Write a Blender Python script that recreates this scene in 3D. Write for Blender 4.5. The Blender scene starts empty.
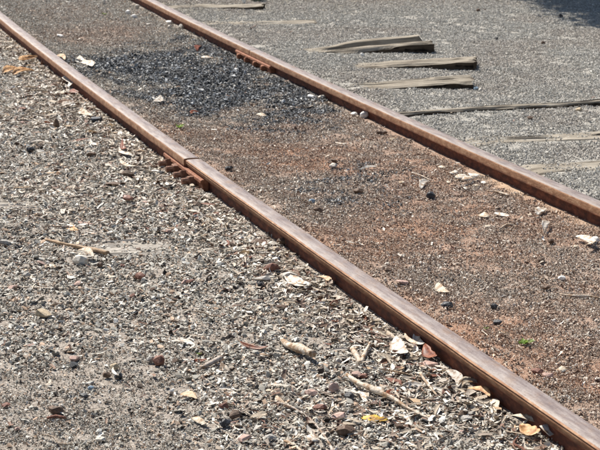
import bpy, bmesh, math, random
import numpy as np
from mathutils import Vector, Matrix, Euler

R = math.radians
rng = np.random.default_rng(7)
random.seed(7)
scene = bpy.context.scene
COL = scene.collection

# ------------------------------------------------------------------ camera
F = 1650.0            # focal length in pixels of a 600 px wide picture
PITCH = R(14.5)
H = 1.475             # eye height above the ground
cam = bpy.data.cameras.new('camera')
cam.sensor_width = 36.0
cam.lens = F / 600 * 36
cam.clip_start = 0.05
cam.clip_end = 4000
cam.dof.use_dof = True
cam.dof.focus_distance = 4.6
cam.dof.aperture_fstop = 20
camo = bpy.data.objects.new('camera', cam)
camo.location = (0, 0, H)
camo.rotation_euler = (R(90) - PITCH, 0, 0)
COL.objects.link(camo)
scene.camera = camo
scene.cycles.filter_width = 1.6

# ------------------------------------------------------------------ light
SUN_EL, SUN_AZ = R(51), R(38)       # azimuth: to the left of the view direction
w = bpy.data.worlds.new('World')
scene.world = w
w.use_nodes = True
nt = w.node_tree
bg = nt.nodes['Background']
sky = nt.nodes.new('ShaderNodeTexSky')
sky.sky_type = 'NISHITA'
sky.sun_disc = False
sky.sun_elevation = SUN_EL
sky.sun_rotation = -SUN_AZ
nt.links.new(sky.outputs[0], bg.inputs[0])
bg.inputs[1].default_value = 0.055
sl = bpy.data.lights.new('sun', 'SUN')
sl.energy = 5.0
sl.angle = R(0.53)
sl.color = (1.0, 0.94, 0.85)
so = bpy.data.objects.new('sun', sl)
sdir = Vector((-math.sin(SUN_AZ) * math.cos(SUN_EL), math.cos(SUN_AZ) * math.cos(SUN_EL), math.sin(SUN_EL)))
so.rotation_euler = sdir.to_track_quat('Z', 'Y').to_euler()
so.location = (0, 0, 20)
COL.objects.link(so)
vs = scene.view_settings
vs.view_transform = 'Standard'
vs.look = 'None'
vs.gamma = 1
vs.use_curve_mapping = False
vs.exposure = 0.80

# ------------------------------------------------------------------ places
YAW = R(20)
DV = np.array((-math.sin(YAW), math.cos(YAW)))       # along the track
NV = np.array((math.cos(YAW), math.sin(YAW)))        # across it
RAIL_TOP = 0.075


def at(px, py, z=0.0):
    """a spot of the ground (or of a level z) as measured on the photograph"""
    v, u = py - 225.0, px - 300.0
    q = (H - z) / (F * math.sin(PITCH) + v * math.cos(PITCH))
    return np.array((u * q, (F * math.cos(PITCH) - v * math.sin(PITCH)) * q))


def se(x, y):
    return x * DV[0] + y * DV[1], x * NV[0] + y * NV[1]


def xy(s, e):
    return s * DV[0] + e * NV[0], s * DV[1] + e * NV[1]


def e_near(s):
    return 0.00266 * s * s - 0.0297 * s + 1.9215 - 0.031


def e_far(s):
    return 0.00359 * s * s - 0.0445 * s + 3.118 - 0.031


def hash2(ix, iy, seed):
    h = (ix.astype(np.int64) * 374761393 + iy.astype(np.int64) * 668265263 + seed * 974711) & 0x7fffffff
    h = ((h ^ (h >> 13)) * 1274126177) & 0x7fffffff
    return ((h ^ (h >> 16)) & 0xffff) / 65535.0


def vnoise(x, y, f, seed=0):
    x = np.asarray(x, float) * f + 1000.0
    y = np.asarray(y, float) * f + 1000.0
    ix, iy = np.floor(x), np.floor(y)
    fx, fy = x - ix, y - iy
    fx, fy = fx * fx * (3 - 2 * fx), fy * fy * (3 - 2 * fy)
    a, b = hash2(ix, iy, seed), hash2(ix + 1, iy, seed)
    c, d = hash2(ix, iy + 1, seed), hash2(ix + 1, iy + 1, seed)
    return (a * (1 - fx) + b * fx) * (1 - fy) + (c * (1 - fx) + d * fx) * fy


def fbm(x, y, f, seed=0, o=3):
    t, a, n = 0, 1.0, 0
    for k in range(o):
        t = t + a * vnoise(x, y, f * 2 ** k, seed + k * 17)
        n += a
        a *= 0.5
    return t / n


def sm(a, b, t):
    t = np.clip((t - a) / (b - a), 0, 1)
    return t * t * (3 - 2 * t)


def blob(x, y, px, py, rx, ry):
    c = at(px, py)
    wx = abs(at(px + rx, py)[0] - c[0])
    wy = abs(at(px, py - ry)[1] - at(px, py + ry)[1]) / 2
    d = np.sqrt(((x - c[0]) / wx) ** 2 + ((y - c[1]) / wy) ** 2)
    d = d + (fbm(x, y, 4.0, 91) - 0.5) * 0.9
    return 1 - sm(0.35, 1.15, d)


def zones(x, y):
    """what lies where: red dirt, coal, outer grey gravel, sand, litter, fine grit"""
    s, e = se(x, y)
    en, ef = e_near(s), e_far(s)
    inside = sm(0.0, 0.05, e - en) * (1 - sm(0.0, 0.05, e - ef))
    left = 1 - sm(-0.03, 0.03, e - en)
    right = sm(0.0, 0.04, e - ef)
    base = 0.42 + 0.6 * sm(.3, .75, fbm(x, y, 2.2, 3))
    red = inside * base * sm(8.6, 6.6, s)
    for b, k in (((420, 165, 80, 45), 0.8), ((330, 150, 70, 30), 0.35), ((540, 215, 80, 45), 0.75), ((560, 310, 70, 40), 0.6),
                 ((400, 190, 60, 22), 0.7), ((470, 270, 60, 40), 0.25), ((400, 250, 90, 40), 0.3), ((490, 340, 50, 30), 0.2),
                 ((95, 33, 70, 14), 0.5), ((275, 190, 60, 30), 0.25), ((60, 12, 50, 12), 0.2)):
        red = np.maximum(red, inside * k * blob(x, y, *b))
    red = red * (1 - 0.5 * inside * blob(x, y, 470, 180, 25, 12))
    coal = np.zeros_like(x)
    for b, k in (((215, 82, 95, 34), 1.0), ((135, 64, 65, 24), 0.85), ((290, 92, 80, 28), 0.8), ((210, 55, 80, 20), 0.6), ((300, 120, 80, 22), 0.35),
                 ((355, 185, 70, 22), 0.25)):
        coal = np.maximum(coal, inside * k * blob(x, y, *b))
    sand = np.zeros_like(x)
    strip = inside * (1 - sm(0.04, 0.11, ef - e)) * sm(0.48, 0.66, fbm(x, y, 2.5, 50))
    sand = np.maximum(sand, 0.6 * strip * sm(10.5, 8.5, s))
    stripn = left * (1 - sm(0.03, 0.09, en - e)) * sm(0.45, 0.6, fbm(x, y, 1.7, 54)) * sm(6.8, 7.3, s)
    sand = np.maximum(sand, 0.9 * stripn)
    dirt = right * sm(11.0, 12.5, y - 0.25 * x) * 0.8
    litter = left * (1 - sm(0.08, 0.40, (en - e) + 0.30 * (fbm(x, y, 3, 70) - 0.5)))
    litter = np.maximum(litter, left * .9 * blob(x, y, 60, 100, 80, 40))
    litter = np.maximum(litter, left * .8 * blob(x, y, 410, 405, 90, 55))
    litter = np.maximum(litter, left * 0.5 * blob(x, y, 280, 400, 110, 50))
    litter = np.maximum(litter, left * 0.45 * blob(x, y, 120, 190, 170, 50))
    fine = left * np.maximum(blob(x, y, 60, 430, 190, 110), blob(x, y, 330, 320, 70, 25) * 0.5)
    return dict(red=red, coal=coal, sand=sand, dirt=dirt, litter=litter, fine=fine, inside=inside, left=left, right=right)


def gz(x, y):
    x = np.asarray(x, float)
    y = np.asarray(y, float)
    s, e = se(x, y)
    z = (fbm(x, y, 1.1, 11) - 0.5) * 0.030 + (fbm(x, y, 6.0, 21, 2) - 0.5) * 0.014
    dn = np.abs(e - e_near(s))
    df = np.abs(e - e_far(s))
    near = sm(0.30, 0.06, np.minimum(dn, df))
    z = z * (1 - 0.6 * near)
    z = z - 0.012 * np.exp(-((e - (e_near(s) + e_far(s)) / 2) / 0.35) ** 2)
    z = z + 0.016 * sm(0.03, 0.2, e - e_far(s)) + 0.03 * sm(0.02, 0.12, e - e_near(s)) * sm(0.30, 0.12, e - e_near(s))
    return z


def Z(p):
    return float(gz(np.array([p[0]]), np.array([p[1]]))[0])


# ------------------------------------------------------------------ materials
def mat(name):
    m = bpy.data.materials.new(name)
    m.use_nodes = True
    n = m.node_tree.nodes
    return m, n, m.node_tree.links, n['Principled BSDF']


def node(n, kind, **k):
    q = n.new(kind)
    for a, b in k.items():
        setattr(q, a, b)
    return q


def ramp(n, stops, interp='LINEAR'):
    q = n.new('ShaderNodeValToRGB')
    q.color_ramp.interpolation = interp
    el = q.color_ramp.elements
    while len(el) < len(stops):
        el.new(0.5)
    for k, (p, c) in enumerate(stops):
        el[k].position = p
        el[k].color = (c[0], c[1], c[2], 1)
    return q


def mixc(n, l, fac, a, b, mode='MIX'):
    q = n.new('ShaderNodeMix')
    q.data_type = 'RGBA'
    q.blend_type = mode
    for i, v in ((0, fac), (6, a), (7, b)):
        if hasattr(v, 'is_output'):
            l.new(v, q.inputs[i])
        elif i == 0:
            q.inputs[0].default_value = v
        else:
            q.inputs[i].default_value = (v[0], v[1], v[2], 1)
    return q.outputs[2]


def noise(n, l, vec, scale, detail=4, rough=0.6):
    q = n.new('ShaderNodeTexNoise')
    q.inputs['Scale'].default_value = scale
    q.inputs['Detail'].default_value = detail
    q.inputs['Roughness'].default_value = rough
    if vec is not None:
        l.new(vec, q.inputs['Vector'])
    return q


def bump(n, l, height, strength, dist, b, prev=None):
    q = n.new('ShaderNodeBump')
    q.inputs['Strength'].default_value = strength
    q.inputs['Distance'].default_value = dist
    l.new(height, q.inputs['Height'])
    if prev is not None:
        l.new(prev, q.inputs['Normal'])
    if b is not None:
        l.new(q.outputs[0], b.inputs['Normal'])
    return q.outputs[0]


GREY = ((0.0, (.025, .018, .014)), (.12, (.09, .065, .05)), (.28, (.26, .235, .195)), (.50, (.37, .35, .305)), (.70, (.46, .44, .39)),
        (.84, (.56, .54, .49)), (.93, (.72, .70, .64)), (1.0, (.84, .82, .77)))
OUTER = ((0.0, (.22, .20, .175)), (.2, (.34, .325, .295)), (.5, (.42, .405, .37)), (.85, (.50, .485, .445)), (1.0, (.68, .66, .60)))
COALR = ((0.0, (.010, .010, .011)), (.45, (.030, .032, .036)), (.70, (.075, .082, .092)), (.83, (.30, .32, .34)), (1.0, (.66, .67, .67)))  # palest stops put the coal's glints into the stone colour
REDR = ((0.0, (.14, .07, .045)), (.22, (.28, .17, .115)), (.6, (.38, .265, .19)), (.85, (.47, .37, .29)), (1.0, (.70, .61, .52)))


def stone_material(name, instancer=True):
    m, n, l, b = mat(name)
    rnd = node(n, 'ShaderNodeAttribute', attribute_type='GEOMETRY', attribute_name='rnd')
    zc = node(n, 'ShaderNodeAttribute', attribute_type='INSTANCER', attribute_name='zone')
    tint = node(n, 'ShaderNodeAttribute', attribute_type='INSTANCER', attribute_name='tint')
    add = node(n, 'ShaderNodeMath', operation='ADD')
    l.new(rnd.outputs['Fac'], add.inputs[0])
    l.new(tint.outputs['Fac'], add.inputs[1])
    fr = node(n, 'ShaderNodeMath', operation='FRACT')
    l.new(add.outputs[0], fr.inputs[0])
    f = fr.outputs[0]
    g, o, c, r_ = (ramp(n, q) for q in (GREY, OUTER, COALR, REDR))
    for q in (g, o, c, r_):
        l.new(f, q.inputs[0])
    sep = node(n, 'ShaderNodeSeparateColor')
    l.new(zc.outputs['Color'], sep.inputs[0])
    # warm stones now and then
    m2 = node(n, 'ShaderNodeMath', operation='MULTIPLY')
    l.new(f, m2.inputs[0]); m2.inputs[1].default_value = 7.31
    m3 = node(n, 'ShaderNodeMath', operation='FRACT')
    l.new(m2.outputs[0], m3.inputs[0])
    warm = ramp(n, ((0, (0, 0, 0)), (.83, (0, 0, 0)), (.90, (1, 1, 1)), (1, (1, 1, 1))))
    l.new(m3.outputs[0], warm.inputs[0])
    warmed = mixc(n, l, 1.0, g.outputs[0], (1.0, .74, .58), 'MULTIPLY')
    col = mixc(n, l, warm.outputs[0], g.outputs[0], warmed)
    col = mixc(n, l, sep.outputs[2], col, o.outputs[0])
    col = mixc(n, l, sep.outputs[0], col, r_.outputs[0])
    col = mixc(n, l, sep.outputs[1], col, c.outputs[0])
    tc = node(n, 'ShaderNodeTexCoord')
    nz = noise(n, l, tc.outputs['Object'], 260, 3)
    var = ramp(n, ((.25, (.72, .72, .72)), (.75, (1.15, 1.15, 1.15))))
    l.new(nz.outputs[0], var.inputs[0])
    col = mixc(n, l, 1.0, col, var.outputs[0], 'MULTIPLY')
    l.new(col, b.inputs['Base Color'])
    b.inputs['Roughness'].default_value = 0.66
    b.inputs['Specular IOR Level'].default_value = 0.32
    bump(n, l, nz.outputs[0], 0.5, 0.002, b)
    return m


M_STONE = stone_material('gravel_stone')


def plain(name, stops, scale=60, rough=0.7, bs=0.4, bd=0.002, spec=0.35, stretch=None, trans=0.0, detail=5, spots_=0.0):
    """a surface whose colour wanders over a few measured tones"""
    m, n, l, b = mat(name)
    tc = node(n, 'ShaderNodeTexCoord')
    v = tc.outputs['Object']
    if stretch:
        mp = node(n, 'ShaderNodeMapping')
        mp.inputs['Scale'].default_value = stretch
        l.new(v, mp.inputs['Vector'])
        v = mp.outputs[0]
    nz = noise(n, l, v, scale, detail)
    r_ = ramp(n, [(0.28 + 0.44 * i / max(1, len(stops) - 1), c) for i, c in enumerate(stops)])
    l.new(nz.outputs[0], r_.inputs[0])
    colr = r_.outputs[0]
    if trans or spots_:
        ob = node(n, 'ShaderNodeObjectInfo')
        mpo = node(n, 'ShaderNodeVectorMath', operation='ADD')
        l.new(v, mpo.inputs[0]); l.new(ob.outputs['Random'], mpo.inputs[1])
        sp = noise(n, l, mpo.outputs[0], 55 if not spots_ else spots_, 4, .65)
        sr = ramp(n, ((.40, (.50, .36, .25)), (.50, (.90, .85, .80)), (.56, (1, 1, 1)))); l.new(sp.outputs[0], sr.inputs[0])
        colr = mixc(n, l, 1.0, colr, sr.outputs[0], 'MULTIPLY')
    l.new(colr, b.inputs['Base Color'])
    b.inputs['Roughness'].default_value = rough
    b.inputs['Specular IOR Level'].default_value = spec
    n2 = noise(n, l, v, scale * 2.7, 4)
    bump(n, l, n2.outputs[0], bs, bd, b)
    if trans:
        t = node(n, 'ShaderNodeBsdfTranslucent')
        l.new(r_.outputs[0], t.inputs[0])
        mx = node(n, 'ShaderNodeMixShader')
        mx.inputs[0].default_value = trans
        l.new(b.outputs[0], mx.inputs[1]); l.new(t.outputs[0], mx.inputs[2])
        l.new(mx.outputs[0], n['Material Output'].inputs[0])
    return m


M = {}
M['cream'] = plain('bleached_leaf', ((.30, .25, .19), (.52, .46, .37), (.70, .65, .56)), 70, .6, trans=.12)
M['white'] = plain('white_leaf', ((.42, .38, .33), (.62, .59, .54), (.76, .74, .70)), 60, .6, trans=.12)
M['greyleaf'] = plain('grey_leaf', ((.24, .22, .20), (.42, .39, .36), (.52, .49, .46)), 70, .65, trans=.1)
M['tan'] = plain('tan_leaf', ((.36, .24, .14), (.55, .41, .26), (.66, .53, .38)), 60, .55, trans=.15)
M['redleaf'] = plain('red_brown_leaf', ((.11, .03, .016), (.22, .065, .028), (.32, .12, .06)), 60, .5, trans=.15)
M['brownleaf'] = plain('brown_leaf', ((.06, .03, .02), (.14, .075, .045), (.24, .14, .09)), 60, .6, trans=.1)
M['orange'] = plain('orange_bark', ((.42, .23, .10), (.64, .40, .20), (.76, .58, .38)), 40, .6, trans=.15)
M['yellow'] = plain('yellow_leaf', ((.62, .40, .04), (.75, .52, .08), (.80, .62, .20)), 60, .5, trans=.2)
M['green'] = plain('green_weed', ((.12, .22, .04), (.21, .33, .07), (.32, .43, .13)), 60, .5, trans=.35)
M['palestick'] = plain('pale_stick', ((.30, .23, .17), (.52, .45, .37), (.66, .61, .54)), 45, .7, .9, .004, spots_=38)
M['greystick'] = plain('grey_stick', ((.20, .16, .13), (.38, .33, .29), (.52, .48, .44)), 60, .7, .9, .004, spots_=45)
M['brownstick'] = plain('brown_stick', ((.16, .09, .05), (.30, .20, .12), (.44, .33, .22)), 60, .7, .8, .003)
M['redstick'] = plain('red_brown_stick', ((.10, .04, .025), (.20, .08, .05), (.30, .16, .11)), 60, .7, .8, .003)
M['greystone'] = plain('grey_stone', ((.22, .20, .18), (.38, .36, .33), (.50, .47, .43)), 90, .7, .7, .003)
M['palestone'] = plain('pale_stone', ((.42, .37, .31), (.58, .53, .46), (.70, .66, .60)), 90, .6, .6, .003)
M['whitestone'] = plain('white_stone', ((.62, .60, .56), (.78, .76, .72), (.85, .84, .82)), 90, .5, .5, .003)
M['redstone'] = plain('red_brown_stone', ((.09, .035, .025), (.19, .085, .06), (.28, .15, .11)), 90, .65, .7, .003)
M['pinkstone'] = plain('pink_stone', ((.32, .20, .16), (.45, .31, .26), (.54, .41, .36)), 90, .7, .6, .003)
M['brownstone'] = plain('brown_stone', ((.05, .03, .02), (.12, .075, .05), (.21, .14, .10)), 90, .65, .7, .003)
M['blackstone'] = plain('black_stone', ((.015, .015, .017), (.04, .042, .048), (.10, .105, .12)), 90, .4, .7, .003)
M['tanstone'] = plain('tan_stone', ((.30, .23, .15), (.46, .37, .25), (.56, .48, .36)), 90, .7, .7, .003)
M['bluestone'] = plain('blue_grey_stone', ((.12, .17, .22), (.22, .30, .38), (.42, .50, .58)), 90, .45, .6, .003)

# the ground itself
m, n, l, b = mat('ground_soil')
geo = node(n, 'ShaderNodeNewGeometry')
P = geo.outputs['Position']
za = node(n, 'ShaderNodeAttribute', attribute_name='zone')
zb = node(n, 'ShaderNodeAttribute', attribute_name='zone_b')
sa, sb = node(n, 'ShaderNodeSeparateColor'), node(n, 'ShaderNodeSeparateColor')
l.new(za.outputs['Color'], sa.inputs[0]); l.new(zb.outputs['Color'], sb.inputs[0])
mp = node(n, 'ShaderNodeMapping'); l.new(P, mp.inputs['Vector'])
vor = node(n, 'ShaderNodeTexVoronoi'); vor.inputs['Scale'].default_value = 190; l.new(P, vor.inputs['Vector'])
sepv = node(n, 'ShaderNodeSeparateColor'); l.new(vor.outputs['Color'], sepv.inputs[0])
n1 = noise(n, l, P, 26, 6, .7)
n2 = noise(n, l, P, 3.2, 4, .6)
addn = node(n, 'ShaderNodeMath', operation='MULTIPLY_ADD')
l.new(sepv.outputs[0], addn.inputs[0]); addn.inputs[1].default_value = .55
mul = node(n, 'ShaderNodeMath', operation='MULTIPLY'); l.new(n1.outputs[0], mul.inputs[0]); mul.inputs[1].default_value = .5
l.new(mul.outputs[0], addn.inputs[2])
fac = addn.outputs[0]
cg = ramp(n, ((.05, (.15, .12, .10)), (.5, (.27, .235, .20)), (.9, (.42, .38, .34))))
co = ramp(n, ((.05, (.20, .188, .168)), (.5, (.32, .305, .275)), (.9, (.42, .40, .365))))
cr = ramp(n, ((.05, (.16, .078, .046)), (.45, (.28, .155, .10)), (.9, (.39, .26, .18))))
cc = ramp(n, ((.05, (.02, .02, .022)), (.5, (.055, .058, .065)), (.9, (.14, .15, .165))))
cs = ramp(n, ((.05, (.38, .27, .18)), (.5, (.52, .39, .27)), (.9, (.64, .52, .38))))
cd = ramp(n, ((.05, (.15, .125, .085)), (.5, (.25, .22, .16)), (.9, (.36, .33, .27))))
for q in (cg, co, cr, cc, cs, cd):
    l.new(fac, q.inputs[0])
col = mixc(n, l, sa.outputs[2], cg.outputs[0], co.outputs[0])
col = mixc(n, l, sb.outputs[1], col, cd.outputs[0])
col = mixc(n, l, sa.outputs[0], col, cr.outputs[0])
col = mixc(n, l, sa.outputs[1], col, cc.outputs[0])
col = mixc(n, l, sb.outputs[0], col, cs.outputs[0])
l.new(col, b.inputs['Base Color'])
b.inputs['Roughness'].default_value = .85
b.inputs['Specular IOR Level'].default_value = .25
b1 = bump(n, l, n1.outputs[0], .9, .012, None)
inv = node(n, 'ShaderNodeMath', operation='SUBTRACT'); inv.inputs[0].default_value = 1; l.new(vor.outputs['Distance'], inv.inputs[1])
bump(n, l, vor.outputs['Distance'], .7, -.003, b, b1)
M['ground'] = m

# rails
def rail_mats():
    m, n, l, b = mat('rail_running_surface')
    a = node(n, 'ShaderNodeAttribute', attribute_name='along')
    mp = node(n, 'ShaderNodeMapping'); mp.inputs['Scale'].default_value = (9, 60, 40); l.new(a.outputs['Vector'], mp.inputs['Vector'])
    st = noise(n, l, mp.outputs[0], 1.0, 5, .6)
    mp2 = node(n, 'ShaderNodeMapping'); mp2.inputs['Scale'].default_value = (16, 26, 20); l.new(a.outputs['Vector'], mp2.inputs['Vector'])
    pt = noise(n, l, mp2.outputs[0], 1.0, 5, .65)
    c1 = ramp(n, ((.3, (.14, .105, .10)), (.5, (.225, .18, .17)), (.68, (.33, .285, .27))))
    l.new(st.outputs[0], c1.inputs[0])
    f = ramp(n, ((.50, (0, 0, 0)), (.66, (.8, .8, .8)))); l.new(pt.outputs[0], f.inputs[0])
    col = mixc(n, l, f.outputs[0], c1.outputs[0], (.20, .13, .095))
    # a burnished band along the gauge side
    sx = node(n, 'ShaderNodeSeparateXYZ'); l.new(a.outputs['Vector'], sx.inputs[0])
    band = ramp(n, ((.0, (.5, .5, .5)), (.10, (1, 1, 1)), (.30, (.45, .45, .45)), (.62, (.15, .15, .15)), (1, (.1, .1, .1))))
    mr = node(n, 'ShaderNodeMapRange'); mr.inputs[1].default_value = -.031; mr.inputs[2].default_value = .031
    l.new(sx.outputs[1], mr.inputs[0]); l.new(mr.outputs[0], band.inputs[0])
    bm_ = node(n, 'ShaderNodeMath', operation='MULTIPLY'); l.new(band.outputs[0], bm_.inputs[0])
    sr = ramp(n, ((.35, (.25, .25, .25)), (.6, (1, 1, 1)))); l.new(st.outputs[0], sr.inputs[0]); l.new(sr.outputs[0], bm_.inputs[1])
    col = mixc(n, l, bm_.outputs[0], col, (.34, .30, .27))
    l.new(col, b.inputs['Base Color'])
    b.inputs['Metallic'].default_value = .2
    rr = ramp(n, ((.3, (.42, .42, .42)), (.7, (.62, .62, .62)))); l.new(pt.outputs[0], rr.inputs[0])
    l.new(rr.outputs[0], b.inputs['Roughness'])
    pit = noise(n, l, a.outputs['Vector'], 160, 5, .7)
    spots_ = ramp(n, ((.30, (.62, .56, .52)), (.46, (1, 1, 1)), (.7, (1.06, 1.06, 1.06)))); l.new(pit.outputs[0], spots_.inputs[0])
    col = mixc(n, l, 1.0, col, spots_.outputs[0], 'MULTIPLY')
    l.new(col, b.inputs['Base Color'])
    pb = bump(n, l, pit.outputs[0], .35, .0012, None)
    bump(n, l, pt.outputs[0], .45, .003, b, pb)
    m1 = m
    m, n, l, b = mat('rail_rusty_side')
    a = node(n, 'ShaderNodeAttribute', attribute_name='along')
    mp = node(n, 'ShaderNodeMapping'); mp.inputs['Scale'].default_value = (30, 50, 60); l.new(a.outputs['Vector'], mp.inputs['Vector'])
    st = noise(n, l, mp.outputs[0], 1.0, 6, .65)
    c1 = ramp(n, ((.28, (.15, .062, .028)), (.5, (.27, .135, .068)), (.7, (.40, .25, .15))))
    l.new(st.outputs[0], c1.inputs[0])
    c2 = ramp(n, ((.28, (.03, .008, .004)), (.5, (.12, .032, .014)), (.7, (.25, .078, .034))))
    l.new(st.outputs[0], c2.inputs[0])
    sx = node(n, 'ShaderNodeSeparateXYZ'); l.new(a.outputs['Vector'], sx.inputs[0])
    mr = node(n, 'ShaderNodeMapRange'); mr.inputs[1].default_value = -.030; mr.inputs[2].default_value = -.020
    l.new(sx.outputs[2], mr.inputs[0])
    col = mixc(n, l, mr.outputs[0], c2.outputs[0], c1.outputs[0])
    l.new(col, b.inputs['Base Color'])
    b.inputs['Roughness'].default_value = .78
    fine = noise(n, l, a.outputs['Vector'], 220, 4, .7)
    b1 = bump(n, l, st.outputs[0], .5, .004, None)
    bump(n, l, fine.outputs[0], .5, .0015, b, b1)
    return m1, m


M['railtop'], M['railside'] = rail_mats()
M['rust'] = plain('orange_rust', ((.10, .038, .02), (.23, .09, .047), (.33, .16, .095)), 70, .8, .7, .002)
M['darkrust'] = plain('dark_rust', ((.08, .035, .022), (.17, .08, .05), (.27, .15, .10)), 80, .75, .7, .002)


def timber(name, stops):
    m, n, l, b = mat(name)
    tc = node(n, 'ShaderNodeTexCoord')
    mp = node(n, 'ShaderNodeMapping'); mp.inputs['Scale'].default_value = (2.2, 60, 60); l.new(tc.outputs['Object'], mp.inputs['Vector'])
    g = noise(n, l, mp.outputs[0], 1.0, 6, .65)
    g2 = noise(n, l, tc.outputs['Object'], 9, 5, .6)
    r_ = ramp(n, [(0.3 + 0.4 * i / (len(stops) - 1), c) for i, c in enumerate(stops)])
    l.new(g.outputs[0], r_.inputs[0])
    v = ramp(n, ((.3, (.75, .72, .68)), (.7, (1.15, 1.15, 1.15)))); l.new(g2.outputs[0], v.inputs[0])
    col = mixc(n, l, 1.0, r_.outputs[0], v.outputs[0], 'MULTIPLY')
    mpc = node(n, 'ShaderNodeMapping'); mpc.inputs['Scale'].default_value = (4.5, 150, 30); l.new(tc.outputs['Object'], mpc.inputs['Vector'])
    ck = noise(n, l, mpc.outputs[0], 1.0, 3, .5)
    cr_ = ramp(n, ((.36, (.12, .10, .08)), (.43, (1, 1, 1)))); l.new(ck.outputs[0], cr_.inputs[0])
    col = mixc(n, l, 1.0, col, cr_.outputs[0], 'MULTIPLY')
    l.new(col, b.inputs['Base Color'])
    b.inputs['Roughness'].default_value = .85
    b.inputs['Specular IOR Level'].default_value = .2
    bump(n, l, g.outputs[0], 1.0, .006, b)
    return m


M['timber'] = timber('weathered_timber', ((.08, .065, .05), (.27, .24, .195), (.39, .35, .29)))
M['flushtimber'] = timber('dusty_timber', ((.17, .145, .115), (.29, .26, .215), (.38, .345, .29)))
M['shadedtimber'] = timber('shaded_side_timber', ((.025, .018, .013), (.06, .045, .032), (.11, .085, .062)))  # sleeper sides and ends: backlit shade put into a darker wood colour
M['greytimber'] = timber('grey_weathered_timber', ((.20, .18, .16), (.36, .335, .30), (.46, .43, .39)))


# ------------------------------------------------------------------ object helpers
def tag(o, label=None, cat=None, group=None, kind=None):
    if label: o['label'] = label
    if cat: o['category'] = cat
    if group: o['group'] = group
    if kind: o['kind'] = kind
    return o


def mesh(name, vs_, fs, mats=(), smooth=False, fm=None):
    me = bpy.data.meshes.new(name)
    me.from_pydata([tuple(map(float, v)) for v in vs_], [], [tuple(int(i) for i in f) for f in fs])
    for q in mats:
        me.materials.append(q)
    if fm is not None:
        me.polygons.foreach_set('material_index', fm)
    me.polygons.foreach_set('use_smooth', [bool(smooth)] * len(me.polygons))
    me.update()
    return me


def link(name, me, loc=(0, 0, 0), rot=(0, 0, 0), parent=None, scale=None):
    o = bpy.data.objects.new(name, me)
    o.location = loc
    o.rotation_euler = rot
    if scale: o.scale = scale
    if parent: o.parent = parent
    COL.objects.link(o)
    return o


# ------------------------------------------------------------------ shapes
def hull(k, flat=1.0, longer=1.0):
    """an angular stone of about unit size resting on its belly"""
    while True:
        p = rng.normal(size=(k, 3))
        p /= np.linalg.norm(p, axis=1)[:, None]
        p *= rng.uniform(.82, 1.0, (k, 1))
        p *= np.array((longer, 1.0, flat)) * 0.5
        bm = bmesh.new()
        for q in p: bm.verts.new(q)
        r = bmesh.ops.convex_hull(bm, input=bm.verts)
        bmesh.ops.delete(bm, geom=[g for g in r['geom_interior'] if isinstance(g, bmesh.types.BMVert)], context='VERTS')
        bm.verts.index_update()
        v = np.array([q.co[:] for q in bm.verts])
        f = [[q.index for q in t.verts] for t in bm.faces]
        bm.free()
        if len(v) >= 7:
            return v, f


ROUND = [hull(10, .75, 1.15) for _ in range(14)]
CHIPS = [hull(9, .34, 1.5) for _ in range(14)]
SLIVER = [hull(8, .22, 2.6) for _ in range(8)]


def rot3(a, b, c):
    return np.array(Euler((a, b, c)).to_matrix())


def leaf_geo(L, W, bend=0.0, curl=0.0, cup=0.2, seg=7, jag=0.0, tip=1.0, twist=0.0):
    """a lance-shaped leaf along x, a little cupped across and curled along its length"""
    v, f = [], []
    for i in range(seg + 1):
        t = i / seg
        ww = W * (math.sin(math.pi * min(1, t * .92 + .04)) ** .75) * (1 - .25 * t) if tip else W * (.8 + .2 * math.sin(9 * t))
        wl, wr = (1 + jag * rng.uniform(-1, 1), 1 + jag * rng.uniform(-1, 1)) if jag else (1, 1)
        a = curl * (t - .5)
        x = (math.sin(a) / curl if abs(curl) > .05 else t - .5) * L
        z = ((1 - math.cos(a)) / curl if abs(curl) > .05 else 0) * L
        y = bend * L * (4 * (t - .5) ** 2 - .5)
        tw = twist * (t - .5)
        for j in (-1, -.5, 0, .5, 1):
            dy, dz = j * ww / 2 * (wl if j < 0 else wr), cup * ww * (j * j) - cup * ww * .3
            v.append((x, y + dy * math.cos(tw) - dz * math.sin(tw), z + dy * math.sin(tw) + dz * math.cos(tw)))
    for i in range(seg):
        for j in range(4):
            k = i * 5 + j
            f.append((k, k + 1, k + 6, k + 5))
    return np.array(v), f


def flake_geo(L, W, fold=.3):
    """a torn, folded scrap of bark or leaf, longer than wide"""
    k = int(rng.integers(7, 11))
    out = []
    for i in range(k):
        a = 2 * math.pi * (i + rng.uniform(-.3, .3)) / k
        r_ = rng.uniform(.62, 1.08)
        x_, y_ = math.cos(a) * L / 2 * r_, math.sin(a) * W / 2 * r_ * (1 - .35 * math.cos(a))
        out.append((x_, y_, fold * abs(y_) + .12 * L * rng.uniform(-.6, .6) * (x_ / L) + rng.uniform(-.05, .05) * W))
    v = [(rng.uniform(-.1, .1) * L, 0, 0), (rng.uniform(.12, .25) * L, rng.uniform(-.1, .1) * W, .04 * W)] + out
    bm = bmesh.new()
    bv = [bm.verts.new(q) for q in v]
    f = []
    for i in range(k):
        j = (i + 1) % k
        mid = (out[i][0] + out[j][0]) / 2
        f.append((1 if mid > .12 * L else 0, 2 + i, 2 + j))
    # close the wedge between the two inner spots
    for i in range(k):
        p_, q_ = f[i - 1][0], f[i][0]
        if p_ != q_: f.append((p_, 2 + i, q_))
    bm.free()
    return np.array(v), f


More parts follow.
